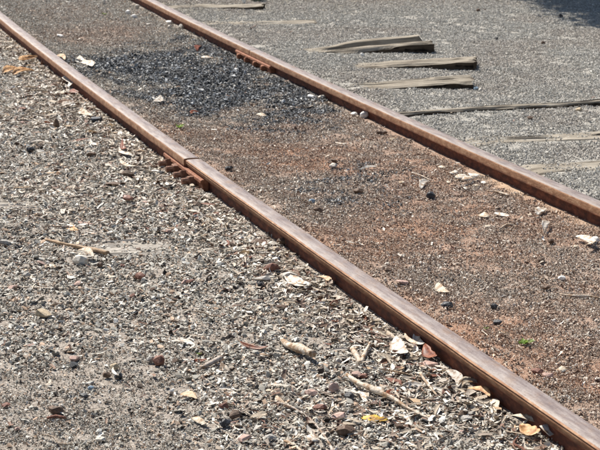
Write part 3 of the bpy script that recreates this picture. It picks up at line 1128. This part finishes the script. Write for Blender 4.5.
# sticks
stick([(46, 241, .012), (62, 246, .014), (80, 250, .010), (96, 254, .012), (108, 257, .012)], [.0045, .0055, .006, .0065, .009], 'brownstick', 'fallen_stick', 'light brown stick with a knobbly end beside the pale shell-like stone', 'stick', seed=11)
stick([(0, 288, .006), (30, 290, .006), (62, 291, .005), (100, 291, .004)], [.0035, .003, .003, .0018], 'palestick', 'fallen_stick', 'long thin straw-coloured stick lying at the left edge', 'stick', seed=12)
stick([(281, 340, .010), (288, 347, .016), (300, 353, .024), (313, 361, .028)], [.004, .010, .013, .0105], 'palestick', 'fallen_stick', 'thick short pale stick tapering to a point, its blunt end raised over a dark shadow', 'stick', seed=13, rough=.09)
stick([(201, 370, .007), (211, 366, .012), (222, 361, .014)], [.005, .0075, .0055], 'greystick', 'fallen_stick', 'short grey stick pointing up right from a small red-brown leaf', 'stick', seed=14)
stick([(347, 381, .022), (357, 389, .022), (372, 396, .024), (392, 403, .020), (408, 411, .014), (432, 420, .007)], [.0045, .0075, .0075, .006, .0045, .0022], 'palestick', 'fallen_stick', 'long pale crooked stick ending red-brown above the yellow leaf', 'stick', seed=15)
stick([(271, 404, .008), (292, 412, .010), (312, 424, .010), (326, 440, .009), (335, 456, .008)], [.0022, .0028, .003, .0032, .0034], 'greystick', 'fallen_stick', 'thin grey-brown twig curving down to the bottom edge', 'twig', seed=16)
stick([(396, 396, .010), (410, 401, .012), (424, 403, .012), (440, 400, .008)], [.0022, .003, .003, .002], 'greystick', 'fallen_stick', 'thin curved twig just above the right end of the long pale stick', 'twig', seed=17)
stick([(420, 380, .020), (428, 389, .016), (437, 397, .008)], [.0032, .0036, .003], 'palestick', 'fallen_stick', 'short straight pale twig pointing down right near the near rail', 'twig', seed=18)
stick([(352, 352, .014), (357, 360, .010), (361, 366, .006)], [.006, .009, .007], 'palestick', 'bark_piece', 'forked V-shaped pale bark piece with a dark hollow', 'bark', seed=19, branch=([(361, 366, .006), (365, 358, .014), (370, 349, .020)], [.007, .006, .0028]))
stick([(560, 291, .007), (572, 293, .008), (590, 294, .008), (606, 297, .006)], [.002, .0035, .0035, .003], 'palestick', 'fallen_stick', 'pale stick lying on red dirt at the right edge between the rails', 'stick', seed=20)
stick([(487, 193, .010), (497, 194, .010), (509, 197, .008)], [.003, .0036, .0042], 'palestick', 'fallen_stick', 'small pale stick below the white leaves on the red dirt', 'stick', seed=21)
stick([(412, 174, .006), (421, 177, .008), (430, 181, .007)], [.002, .0028, .002], 'palestick', 'fallen_stick', 'tiny pale twig on red dirt left of the white leaves', 'twig', seed=22)
stick([(500, 229, .007), (506, 226, .009), (513, 225, .007)], [.003, .004, .003], 'palestick', 'fallen_stick', 'small tan twig on the dirt left of the white leaf by the far rail', 'twig', seed=23)
stick([(138, 288, .006), (143, 292, .006), (150, 298, .005)], [.0018, .002, .0018], 'palestick', 'fallen_stick', 'tiny straw twig right of the straw-coloured stick', 'twig', seed=24)
stick([(284, 440, .006), (293, 444, .007), (303, 452, .006)], [.003, .0035, .003], 'palestick', 'fallen_stick', 'pale twig at the bottom edge left of the grey-brown twig', 'twig', seed=25)
stick([(42, 228, .006), (55, 228, .007), (70, 227, .006)], [.002, .0026, .002], 'greystick', 'fallen_stick', 'thin grey twig just above the light brown stick', 'twig', seed=26)

# stones
stone(80, 265, 18, 11, 'palestone', 'rounded pale tan stone like a shell below the brown stick', depth=.035)
leaf((79, 257), (95, 265), .018, 'cream', 'cream leaf draped on the shell-like pale stone', curl=1.1, lift=.028, cup=.4)
stone(100, 268, 7, 6, 'brownstone', 'small square brown stone right of the shell-like pale stone')
stone(140, 279, 11, 8, 'redstone', 'red-brown stone between the grey sleeper patch and the straw stick')
stone(43, 317, 17, 9, 'tanstone', 'flat-topped tan stone with a dark front, alone at the left', depth=.03)
stone(160, 366, 13, 13, 'redstone', 'dark red-brown stone standing up, left of the grey stick', depth=.03)
stone(151, 364, 9, 8, 'greystone', 'grey stone leaning on the dark red-brown standing stone')
stone(107, 379, 9, 7, 'brownstone', 'dark brown seed pod left of a small white leaf', 'seed_pod', 'seed pod')
stone(119, 380, 9, 8, 'blackstone', 'black stone right of a small white leaf')
stone(115, 371, 10, 7, 'tanstone', 'tan stone behind the black stone and the seed pod')
leaf((112, 374), (118, 382), .008, 'white', 'small white leaf between the seed pod and the black stone', lift=.016)
stone(56, 413, 16, 9, 'brownstone', 'broken dark brown pod lying low at the bottom left', 'seed_pod', 'seed pod', depth=.025)
stick([(47, 419, .006), (56, 418, .008), (66, 419, .006)], [.003, .0042, .003], 'redstick', 'fallen_stick', 'short red-brown stick under the broken dark pod', 'stick', seed=30)
stone(84, 397, 9, 5, 'blackstone', 'small black stone between the two dark pods')
stone(91, 390, 7, 5, 'bluestone', 'small blue-grey stone above the black stone at bottom left')
stone(6, 405, 9, 4, 'redstone', 'flat red-brown stone at the left edge low down')
stone(101, 441, 11, 5, 'palestone', 'small pale cream stone at the bottom left')
stone(27, 276, 8, 6, 'greystone', 'small grey stone left of the pale shell-like one')
stone(5, 244, 13, 6, 'greystone', 'smooth grey stone at the left edge')
stone(225, 427, 12, 9, 'blackstone', 'dark stone near the bottom, left of the brown slab')
stone(235, 420, 12, 10, 'brownstone', 'dark brown stone near the bottom centre')
stone(223, 411, 11, 8, 'redstone', 'red-brown lump above the two dark stones near the bottom')
stone(245, 439, 14, 6, 'pinkstone', 'flat pinkish brown slab at the bottom centre', depth=.03)
stone(270, 437, 12, 6, 'greystone', 'flat grey stone right of the pinkish slab')
stone(334, 392, 11, 12, 'pinkstone', 'upright pinkish stone left of the long crooked stick', depth=.02)
stone(311, 397, 14, 8, 'pinkstone', 'pinkish brown flat stone left of the upright pinkish one', depth=.025)
stone(339, 419, 17, 6, 'pinkstone', 'pinkish slab left of the yellow leaf', depth=.03)
stone(320, 412, 15, 7, 'redstone', 'dark red-brown stone above the pinkish slab', depth=.025)
stone(350, 399, 11, 8, 'blackstone', 'black stone under the long crooked stick')
stone(345, 434, 20, 12, 'brownstone', 'brown lump near the bottom below the yellow leaf', depth=.035)
stone(364, 378, 10, 5, 'redstone', 'small red-brown stone above the long crooked stick')
stone(430, 368, 16, 7, 'pinkstone', 'pinkish stone close to the near rail beside a brown leaf')
stone(465, 420, 14, 6, 'greystone', 'grey stone in the litter near the bottom right')
stone(283, 246, 14, 8, 'brownstone', 'rough brown rock against the near rail, left of the white leaf', depth=.03)
stone(273, 248, 12, 6, 'palestone', 'pale stone joined to the rough brown rock by the near rail')
stone(262, 282, 18, 6, 'greystone', 'pale grey stone below the red-brown bark piece', depth=.03)
stone(272, 274, 18, 12, 'redstone', 'dark red-brown bark lump below the near rail', 'bark_piece', 'bark', depth=.02)
stone(257, 245, 17, 5, 'brownstone', 'flat dark brown bark piece left of the rough rock', 'bark_piece', 'bark')
stone(289, 281, 16, 10, 'palestone', 'broken pale stone right of the red-brown bark lump', depth=.02)
stone(128, 176, 14, 9, 'brownstone', 'dark brown bark lump under a white leaf left of the bolts', 'bark_piece', 'bark', depth=.03)
leaf((119, 168), (137, 175), .016, 'cream', 'cream leaf lying over the dark bark lump left of the bolts', lift=.035)
stone(113, 185, 17, 4, 'brownstone', 'flat dark brown bark strip left of the bolts', 'bark_piece', 'bark')
stone(91, 157, 11, 5, 'brownstone', 'small brown stone left of the near rail above the bark lump')
stone(128, 201, 10, 6, 'redstone', 'red-brown stone below the dark bark strip')
stone(30, 153, 9, 7, 'blackstone', 'small black stone near the left edge, above the grey plank sleeper')
stone(97, 123, 13, 7, 'blackstone', 'dark stone beside the near rail between pale leaves')
stone(57, 129, 7, 13, 'brownstone', 'dark upright bark shard near the left edge', 'bark_piece', 'bark')
# between the rails
stone(333, 166, 9, 5, 'palestone', 'small cream stone on the red dirt, left of the white sliver')
stone(431, 198, 10, 9, 'blackstone', 'dark pointed stone standing on the red dirt', depth=.02)
stone(334, 162, 7, 4, 'brownstone', 'brown stone just behind the cream stone')
stone(318, 214, 11, 6, 'brownstone', 'dark stone on the dirt right of the near rail')
stone(312, 204, 7, 5, 'bluestone', 'small blue-grey stone above the dark stone on the dirt')
stone(358, 192, 10, 6, 'brownstone', 'dark brown clod on the dirt in the middle')
stone(382, 135, 12, 4, 'brownstone', 'flat dark stone close to the far rail', depth=.03)
stone(562, 277, 8, 5, 'whitestone', 'small white stone above the pale stick at the right edge')
stone(595, 243, 9, 8, 'whitestone', 'round white stone against the far rail at the right edge')
stone(551, 242, 8, 6, 'brownstone', 'brown stone below the tall white leaf by the far rail')
stone(546, 286, 9, 5, 'brownstone', 'dark stone left of the small white stone')
stone(494, 307, 8, 6, 'blackstone', 'small black stone above the two green weeds')
stone(497, 325, 10, 6, 'blackstone', 'black stone just above the green weeds')
stone(447, 316, 14, 8, 'blackstone', 'black angular stone close to the right side of the near rail')
stone(541, 260, 8, 5, 'brownstone', 'dark brown stone left of the forked white leaf')
stone(537, 382, 13, 6, 'redstone', 'red-brown stone right of the near rail low down')
stone(548, 385, 12, 6, 'pinkstone', 'brownish pink stone right of the near rail low down')
stone(402, 292, 14, 5, 'pinkstone', 'flat tan-brown stone beside the near rail on its right')
stone(388, 279, 9, 5, 'brownstone', 'small brown stone beside the near rail on its right')
stone(229, 178, 9, 5, 'blackstone', 'small dark stone just right of the bolted joint')
for (x_, y_, w_, h_, k_, lb) in ((128, 14, 6, 5, 'whitestone', 'upper white stone against the far rail near the top edge'), (134, 18, 6, 4, 'whitestone', 'lower white stone against the far rail near the top edge'),
                               (137, 9, 5, 5, 'palestone', 'cream stone touching the far rail near the top edge'), (169, 25, 7, 5, 'whitestone', 'white stone near the far rail above the coal'),
                               (170, 29, 5, 4, 'palestone', 'cream stone under the white one near the far rail'), (181, 29, 6, 5, 'palestone', 'pale lump against the far rail above the coal'),
                               (60, 37, 7, 3, 'whitestone', 'white stone in the dirt right of the near rail at upper left'), (104, 4, 4, 6, 'palestone', 'pale yellowish stone at the top edge'),
                               (364, 119, 8, 8, 'whitestone', 'white stone at the foot of the far rail'), (354, 116, 7, 4, 'whitestone', 'flat white stone left of the one at the far rail'),
                               (311, 98, 8, 3, 'whitestone', 'flat white stone at the right side of the coal patch'), (322, 99, 8, 4, 'palestone', 'pale stone by the far rail right of the coal patch')):
    stone(x_, y_, w_, h_, k_, lb)
# outside the far rail
stone(244, 5.5, 4, 6, 'whitestone', 'small white stone on the sleeper by the green weed')
stone(362, 61.5, 4, 4, 'whitestone', 'small white stone left of the second raised sleeper end')
stone(530, 125, 7, 5, 'brownstone', 'brown stone in the grey gravel between two flush sleepers')
stone(526, 122, 5, 4, 'greystone', 'grey stone touching the brown one in the outer gravel')
stone(579, 115.5, 7, 4, 'tanstone', 'tan-brown stone under the thin sleeper edge')
stone(561, 19, 5, 5, 'blackstone', 'small black stone just below the tree shadow')
stone(543, 48, 4, 4, 'brownstone', 'small brown stone in the outer gravel below the tree shadow')
stone(478, 15, 4, 4, 'brownstone', 'small reddish stone at the top of the outer gravel')
stone(497, 43, 3, 3, 'blackstone', 'tiny dark stone in the outer gravel right of the sleeper ends')
stone(476, 94, 5, 4, 'bluestone', 'small blue-grey stone below the lowest raised sleeper end')

# leaves that one can pick out
leaf((240, 346), (268, 351), .013, 'redleaf', 'long red-brown leaf left of the thick pale stick', curl=.5, lift=.012, roll=.7)
leaf((192, 362), (207, 361), .012, 'redleaf', 'small red-brown leaf at the lower end of the grey stick', curl=.8)
leaf((172, 341), (197, 346), .014, 'white', 'white pointed leaf above the dark red-brown standing stone', curl=.5, bend=-.12)
leaf((361, 421), (388, 423), .022, 'yellow', 'ragged bright yellow leaf below the crooked stick', curl=.8, jag=.25, lift=.010)
leaf((181, 397), (198, 402), .020, 'tan', 'curled orange-tan leaf near the bottom, left of centre', curl=1.6, lift=.010)
leaf((275, 400), (292, 412), .020, 'cream', 'pale leaf fallen on the upper end of the grey-brown twig', curl=.3)
leaf((193, 421), (206, 428), .020, 'cream', 'cream leaf left of the dark stones near the bottom', curl=.6)
leaf((394, 347), (406, 363), .042, 'white', 'broad white leaf standing near the near rail', curl=.8, roll=.5, lift=.02)
leaf((424, 354), (436, 366), .030, 'redleaf', 'red-brown leaf leaning on the near rail beside the broad white leaf', curl=1.2, roll=.6, lift=.02)
leaf((403, 340), (424, 352), .012, 'cream', 'narrow cream leaf above the broad white one', curl=.4, lift=.015)
leaf((415, 338), (423, 353), .022, 'white', 'white leaf stuck upright against the near rail', curl=.7, roll=.7, lift=.02)
leaf((400, 389), (427, 388), .020, 'white', 'long white leaf right of the crooked stick', curl=.4, lift=.012, roll=.6)
leaf((357, 391), (368, 402), .024, 'white', 'white leaf under the crooked stick', curl=.5)
leaf((385, 398), (398, 392), .018, 'redleaf', 'small red leaf touching the crooked stick', curl=.6, lift=.01)
leaf((372, 390), (386, 397), .020, 'white', 'white leaf above the middle of the crooked stick', curl=.5, lift=.014)
leaf((399, 415), (412, 428), .034, 'white', 'broad white leaf near the end of the crooked stick', curl=.6)
leaf((305, 438), (321, 440), .024, 'white', 'white leaf at the bottom right of the grey-brown twig', curl=.4)
leaf((510, 421), (536, 427), .018, 'cream', 'long cream leaf near the foot of the near rail at bottom right', curl=.5, lift=.02, twist=1.2)
leaf((520, 434), (540, 441), .034, 'orange', 'curled brown and orange leaf near the foot of the near rail', curl=2.2, lift=.02, roll=.4)
leaf((543, 440), (563, 434), .045, 'white', 'square white bark flake at the bottom right against the near rail', name='bark_piece', cat='bark', curl=.5, jag=.02, roll=.45, lift=.02)
leaf((450, 375), (461, 392), .026, 'greyleaf', 'grey curled leaf against the near rail, left of a long one', curl=1.0, roll=.5, lift=.015)
leaf((456, 392), (480, 385), .022, 'cream', 'long curled leaf bowed toward the near rail', curl=1.1, bend=.25, roll=.6, lift=.015)
leaf((470, 392), (492, 400), .020, 'orange', 'pale orange leaf below the bowed leaf', curl=.9, roll=.4, lift=.015, bend=.2)
leaf((489, 398), (497, 415), .020, 'cream', 'cream leaf hanging down beside the pale orange one', curl=.8, roll=.4)
leaf((284, 281), (310, 292), .040, 'white', 'broad bright white leaf below the near rail', curl=.35, roll=.35, lift=.018)
leaf((296, 284), (306, 291), .015, 'white', 'narrow white leaf beside the broad bright one', curl=.5, lift=.02)
leaf((321, 281), (332, 286), .020, 'tan', 'small tan leaf against the near rail below the broad white leaf', curl=.9, lift=.015)
leaf((2, 75), (22, 72), .055, 'orange', 'lower orange-tan bark curl at the left edge', name='bark_piece', cat='bark', curl=1.4, cup=.55, lift=.02, roll=.3, group=None)
leaf((12, 77), (34, 73), .050, 'orange', 'long orange-tan bark curl near the left edge', name='bark_piece', cat='bark', curl=1.0, cup=.6, lift=.02, roll=.3)
leaf((18, 68), (36, 64), .050, 'orange', 'upper orange-tan bark curl near the left edge', name='bark_piece', cat='bark', curl=1.3, cup=.6, lift=.035, roll=.3)
leaf((56, 62), (66, 66), .030, 'tan', 'tan leaf at the foot of the near rail beside the spike', curl=.8, lift=.02)
leaf((70, 94), (78, 97), .028, 'redleaf', 'deep red leaf beside the near rail near the upper left', curl=1.0, lift=.025, roll=.5)
leaf((57, 106), (76, 105), .035, 'brownleaf', 'dark brown leaf left of a white one near the rail', curl=.8, lift=.02, roll=.3)
leaf((62, 111), (73, 107), .030, 'white', 'white leaf right of the dark brown one near the rail', curl=.5, lift=.025)
leaf((66, 82), (72, 92), .045, 'white', 'white leaf pointing up at the foot of the near rail, upper left', curl=.6, lift=.03, roll=.5)
leaf((79, 112), (92, 119), .035, 'cream', 'cream leaf near the dark stone by the near rail', curl=.6, lift=.015)
leaf((88, 142), (97, 147), .024, 'white', 'white leaf left of the near rail above the bark lump', curl=.5)
leaf((120, 150), (130, 160), .030, 'white', 'white leaf stuck at the foot of the near rail left of the bolts', curl=.7, roll=.5, lift=.02)
leaf((122, 148), (127, 157), .022, 'redleaf', 'red-brown leaf at the rail left of the bolts', curl=.8, roll=.6, lift=.03)
leaf((121, 197), (131, 200), .022, 'redleaf', 'red-brown leaf below the bark strip, left of white fragments', curl=.7)
leaf((137, 198), (147, 203), .026, 'white', 'white leaf below the bark strip', curl=.5)
leaf((68, 226), (77, 232), .025, 'orange', 'orange flake above the brown stick', curl=.5, roll=.5)
leaf((78, 224), (93, 226), .016, 'redleaf', 'dark red-brown leaf right of the orange flake', curl=.5)
leaf((46, 267), (58, 270), .020, 'cream', 'cream flake left of the shell-like stone', curl=.3)
leaf((100, 276), (115, 279), .018, 'cream', 'cream leaf under the small square brown stone', curl=.5)
leaf((84, 69), (94, 74), .045, 'white', 'white leaf at the left border of the coal patch', curl=.6, lift=.02)
leaf((78, 62), (86, 68), .030, 'white', 'small white leaf just right of the near rail at the coal patch', curl=.5, lift=.015)
leaf((200, 61), (213, 60), .030, 'white', 'white leaf in the coal patch left of the far fishplate', curl=.4, lift=.015)
leaf((155, 104), (162, 98), .035, 'white', 'white leaf pointing up right at the lower left of the coal patch', curl=.5, lift=.02)
leaf((196, 52), (201, 47), .030, 'redleaf', 'small brown leaf in the coal patch near the far rail', curl=.5, lift=.015)
leaf((262, 62), (258, 57), .016, 'white', 'white flake below the far fishplate', curl=.5)
leaf((190, 113), (198, 111), .026, 'redleaf', 'reddish leaf at the bottom border of the coal patch', curl=.6)
leaf((256, 113), (266, 116), .030, 'cream', 'cream leaf below the coal patch in the middle', curl=.6)
leaf((360, 170), (379, 168), .012, 'white', 'long white sliver on the red dirt in the middle', curl=.2, lift=.01, roll=.5)
leaf((335, 143), (347, 144), .012, 'white', 'thin white sliver above the cream stone', curl=.4)
leaf((388, 142), (397, 139), .016, 'cream', 'thin cream leaf near the far rail', curl=.6)
leaf((455, 182), (468, 180), .034, 'white', 'leftmost white leaf of the bright cluster near the far rail', curl=.6, lift=.015)
leaf((462, 186), (474, 182), .034, 'white', 'broad white leaf in the middle of the bright cluster near the far rail', curl=.6, lift=.02)
leaf((468, 181), (480, 180), .030, 'white', 'rightmost white leaf of the bright cluster near the far rail', curl=.8, lift=.02)
leaf((450, 178), (457, 174), .026, 'white', 'white leaf in the shade line of the far rail left of the cluster', curl=.6, lift=.015)
leaf((420, 190), (428, 182), .026, 'white', 'white leaf beside the dark pointed stone', curl=.7, roll=.5, lift=.012)
leaf((478, 215), (490, 218), .030, 'cream', 'cream leaf on the dirt below the pale twig', curl=.6, lift=.012)
leaf((494, 214), (510, 217), .020, 'white', 'narrow white leaf right of the cream leaf', curl=.6, lift=.012)
leaf((536, 217), (546, 211), .030, 'white', 'white leaf above the tall white leaf by the far rail', curl=.6, lift=.015)
leaf((543, 235), (549, 224), .026, 'white', 'tall white leaf standing by the far rail', curl=.4, lift=.02, roll=.6)
leaf((578, 241), (598, 251), .028, 'white', 'forked white leaf against the far rail at the right edge, pointing down right', curl=.5, lift=.02)
leaf((596, 248), (586, 252), .018, 'cream', 'cream leaf crossing the forked white one', curl=.5, lift=.025)
leaf((452, 193), (460, 197), .022, 'brownleaf', 'brown leaf below the bright white cluster', curl=.6)
leaf((436, 288), (448, 297), .030, 'cream', 'cream leaf right of the near rail in the middle', curl=.7, lift=.012)
leaf((555, 375), (567, 370), .022, 'cream', 'cream leaf right of the near rail near the bottom', curl=.6, lift=.010)
leaf((496, 337), (510, 338), .014, 'cream', 'cream sliver just left of the lower green weed', curl=.3)
leaf((313, 107), (303, 110), .030, 'white', 'white leaf at the far rail right of the coal patch', curl=.6)
leaf((255, 30), (250, 33), .02, 'brownleaf', 'tiny brown leaf outside the far rail', curl=.5)


for i, (x_, y_, k_) in enumerate(((458, 176, 'cream'), (466, 190, 'white'), (476, 187, 'cream'), (484, 184, 'white'), (449, 184, 'cream'), (530, 216, 'cream'), (488, 226, 'cream'),
                                 (402, 183, 'cream'), (442, 168, 'cream'), (576, 247, 'cream'))):
    a_ = random.uniform(2, 4)
    leaf((x_ - a_, y_ + random.uniform(-1, 1)), (x_ + a_, y_ + random.uniform(-1, 1)), .016, k_, 'small pale scrap of bark scattered near the bright white leaves by the far rail', name='bark_scrap', cat='bark', group='pale scraps near the far rail')


# ------------------------------------------------------------------ green weeds
def weed(px, py, r, n_, label, up=.5):
    p = at(px, py)
    vs_, fs = [], []
    for i in range(n_):
        a = i * 2.4 + random.uniform(-.3, .3)
        L = r * random.uniform(.6, 1.1)
        v, f = leaf_geo(L, L * .5, 0, random.uniform(.3, 1.0), .2, 5)
        v = v + np.array((L / 2, 0, 0))
        m_ = rot3(random.uniform(-.3, .3), -random.uniform(.15, up + .3), a)
        v = v @ m_.T
        k = len(vs_)
        vs_ += list(v); fs += [tuple(j + k for j in t) for t in f]
    me = mesh('green_weed', vs_, fs, (M['green'],), True)
    return tag(link('green_weed', me, (p[0], p[1], Z(p) + .006)), label, 'weed', None)


weed(525, 346, .028, 12, 'bright green weed with round leaves right of the near rail')
weed(486, 336, .016, 6, 'small bright green sprout left of the larger green weed')
weed(180, 133, .030, 8, 'small green weed beside the near rail just above the bolted joint')
weed(257, 3, .085, 30, 'green weed at the top edge behind the buried sleeper')
weed(104, 14.5, .020, 5, 'tiny green sprout near the top edge left of the far rail', .4)
weed(199, 356, .012, 5, 'tiny pale green sprout above the grey stick')

# ------------------------------------------------------------------ leaves lying in the litter, each one its own
SHAPES = []
for i in range(22):
    v, f = leaf_geo(1.0, rng.uniform(.13, .26), rng.uniform(-.18, .18), rng.uniform(-.9, .7), rng.uniform(.0, .25), 7, rng.uniform(.05, .25), twist=rng.uniform(-.9, .9), tip=1)
    if i % 2: v, f = flake_geo(.9, rng.uniform(.18, .36), rng.uniform(0, .4))
    SHAPES.append(mesh('leaf_shape', v, f, (M['cream'],), i % 4 != 1))

KINDS_ = (('cream', .30, 'bleached cream'), ('white', .22, 'chalk white'), ('greyleaf', .16, 'dull grey'), ('tan', .13, 'tan'), ('redleaf', .08, 'red-brown'), ('brownleaf', .11, 'dark brown'))
ZN = ((0, 3.55, 'below the crooked stick'), (3.55, 4.1, 'beside the crooked stick'), (4.1, 4.9, 'beside the thick pale stick'), (4.9, SJ - .3, 'just below the bolted joint'),
      (SJ - .3, SJ + .9, 'just above the bolted joint'), (SJ + .9, SJ + 2.4, 'beside the dark bark lumps'), (SJ + 2.4, 40, 'near the rail spike'))
cand = spots(60000, lambda x, y: np.clip(zones(x, y)['litter'] ** 2.0 * (.35 + .65 * np.exp(-((e_near(se(x, y)[0]) - se(x, y)[1]) / .22))), 0, 1), margin=-.02, y0=3.4, y1=11.5, railm=.048)
cand = cand[np.argsort(rng.random(len(cand)) * np.maximum(cand[:, 1], 4.0) ** 1.2)][:290]
pr = np.array([k[1] for k in KINDS_]); pr /= pr.sum()
for (x_, y_) in cand:
    k = KINDS_[rng.choice(len(KINDS_), p=pr)]
    s_ = se(x_, y_)[0]
    zn = next(q for q in ZN if q[0] <= s_ < q[1])
    L = rng.uniform(.028, .078) * (1 + .10 * max(0, y_ - 6))
    me = SHAPES[rng.integers(len(SHAPES))]
    o = link('fallen_leaf', me, (x_, y_, Z((x_, y_)) + rng.uniform(.008, .018)), (rng.normal() * .35, rng.normal() * .15, rng.uniform(0, 6.28)), scale=(L, L, L))
    o.material_slots[0].link = 'OBJECT'
    o.material_slots[0].material = M[k[0]]
    lb = '%s litter leaf left of the near rail, %s' % (k[2], zn[2])
    tag(o, lb, 'leaf', '%s leaves in the litter %s' % (k[2], zn[2]))

# middling stones and thin twigs of the left side, again one by one
HULLS = [mesh('stone_shape', v / (v.max(0) - v.min(0)) * np.array((1, .8, fl)), f, (M['greystone'],)) for (v, f), fl in [(hull(22, .7, 1.2), .5) for _ in range(8)] + [(hull(14, .4, 1.4), .28) for _ in range(6)]]
SK = (('brownstone', 'dark brown'), ('redstone', 'red-brown'), ('pinkstone', 'pinkish'), ('greystone', 'grey'), ('blackstone', 'black'), ('palestone', 'pale'))
cand = spots(9000, lambda x, y: np.clip(zones(x, y)['left'] * (1 - .7 * zones(x, y)['fine']) * (.25 + .75 * zones(x, y)['litter']), 0, 1), margin=-.03, y0=3.4, y1=9.5, railm=.06)[:75]
for (x_, y_) in cand:
    k = SK[rng.choice(6, p=(.27, .22, .18, .14, .09, .10))]
    s_ = se(x_, y_)[0]
    zn = next(q for q in ZN if q[0] <= s_ < q[1])
    sz = rng.uniform(.018, .036)
    o = link('loose_stone', HULLS[rng.integers(len(HULLS))], (x_, y_, Z((x_, y_)) + .004 + sz * .12), (rng.normal() * .25, rng.normal() * .25, rng.uniform(0, 6.28)), scale=(sz, sz, sz))
    o.material_slots[0].link = 'OBJECT'; o.material_slots[0].material = M[k[0]]
    tag(o, '%s angular stone left of the near rail, %s' % (k[1], zn[2]), 'stone', '%s stones left of the near rail, %s' % (k[1], zn[2]))
TW = []
for i in range(7):
    a = rng.uniform(-.35, .35, 3)
    v, f = tube([(-.5, 0, 0), (-.15, a[0] * .3, .03), (.2, a[1] * .3, .01), (.5, a[2] * .4, .04)], [.016, .026, .024, .012], 6, .18, i + 200)
    TW.append(mesh('twig_shape', v, f, (M['palestick'],), True))
cand = spots(9000, lambda x, y: np.clip(zones(x, y)['litter'] * .9 + .15 * zones(x, y)['left'], 0, 1), margin=-.05, y0=3.4, y1=9, railm=.07)[:34]
for (x_, y_) in cand:
    k = (('palestick', 'pale'), ('greystick', 'grey'), ('brownstick', 'brown'), ('redstick', 'red-brown'))[rng.choice(4, p=(.35, .35, .18, .12))]
    s_ = se(x_, y_)[0]
    zn = next(q for q in ZN if q[0] <= s_ < q[1])
    L = rng.uniform(.05, .12)
    o = link('fallen_stick', TW[rng.integers(7)], (x_, y_, Z((x_, y_)) + .012), (rng.normal() * .1, rng.normal() * .05, rng.uniform(0, 6.28)), scale=(L, L, L))
    o.material_slots[0].link = 'OBJECT'; o.material_slots[0].material = M[k[0]]
    tag(o, 'thin %s twig lying left of the near rail, %s' % (k[1], zn[2]), 'twig', 'thin %s twigs left of the near rail, %s' % (k[1], zn[2]))

# ------------------------------------------------------------------ the tree whose shade falls at the top right
def tree():
    root = bpy.data.objects.new('shade_tree', None)
    TX, TY = 4.6, 15.6
    root.location = (TX, TY, 0)
    COL.objects.link(root)
    tag(root, 'leafy tree beyond the gravel, its branch tips shading the top right corner', 'tree')
    m1 = plain('tree_bark', ((.10, .08, .06), (.20, .17, .13), (.30, .26, .21)), 14, .85, .8, .02)
    m2 = plain('tree_leaf', ((.04, .07, .02), (.07, .11, .03), (.10, .14, .05)), 5, .55, .2, .002, trans=.25)
    v, f = tube([(0, 0, -.1), (.03, .05, .9), (-.05, .02, 2.0), (-.25, -.05, 3.2), (-.4, -.1, 4.6)], [.17, .14, .11, .08, .03], 10, .06, 5)
    tr = link('trunk', mesh('trunk', v, f, (m1,), True), parent=root)
    ends = []
    for i in range(13):
        a = i * 2.4
        z0 = 1.7 + .2 * i
        L = random.uniform(1.0, 1.7)
        p0 = np.array((-.05 - .07 * (z0 - 1.7), 0, z0))
        p1 = p0 + np.array((math.cos(a) * L * .5, math.sin(a) * L * .5, .35))
        p2 = p0 + np.array((math.cos(a) * L, math.sin(a) * L, .55))
        ends += [p1, p2, (p1 + p2) / 2]
        v, f = tube([p0, p1, p2], [.04, .025, .008], 6, .06, i)
        link('branch', mesh('branch', v, f, (m1,), True), parent=root)
    for tip in BR:
        p0 = np.array((-.2, -.05, 2.4)); p2 = np.array(tip) - np.array((TX, TY, 0)); p1 = (p0 + p2) / 2 + np.array((0, 0, .25))
        ends += [p2, p2 * .85 + p1 * .15, p2 * .7 + p1 * .3, p1, p1 * .5 + p2 * .5]
        v, f = tube([p0, p1, p2], [.045, .028, .008], 6, .06, 77)
        link('branch', mesh('branch', v, f, (m1,), True), parent=root)
    vs_, fs = [], []
    for i_, c in enumerate(ends):
        for _ in range(180 if i_ < 39 else 620):
            q = c + rng.normal(size=3) * (np.array((.17, .17, .12)) if i_ < 39 else np.array((.15, .12, .08)))
            L, W = rng.uniform(.05, .09), rng.uniform(.014, .024)
            m_ = rot3(rng.uniform(-1.2, 1.2), rng.uniform(-1.2, 1.2), rng.uniform(0, 6.28))
            t = np.array(((0, 0, 0), (L * .5, W, 0), (L, 0, .01), (L * .5, -W, 0))) @ m_.T + q
            k = len(vs_)
            vs_ += list(t); fs.append((k, k + 1, k + 2, k + 3))
    link('crown', mesh('crown', vs_, fs, (m2,)), parent=root)


BR = ((.98, 13.5, 2.35), (.92, 14.25, 2.5), (1.45, 13.05, 2.6), (1.3, 13.9, 2.55), (1.30, 12.95, 2.35), (.92, 13.9, 2.2), (1.25, 13.45, 2.4), (1.20, 13.05, 2.05), (1.1, 14.3, 2.2), (.62, 14.35, 2.3), (1.5, 12.7, 2.3), (1.62, 12.45, 2.35), (1.35, 12.9, 2.2), (.84, 13.7, 2.3), (.90, 13.2, 2.3), (.98, 12.72, 2.3), (1.1, 12.4, 2.25))
tree()
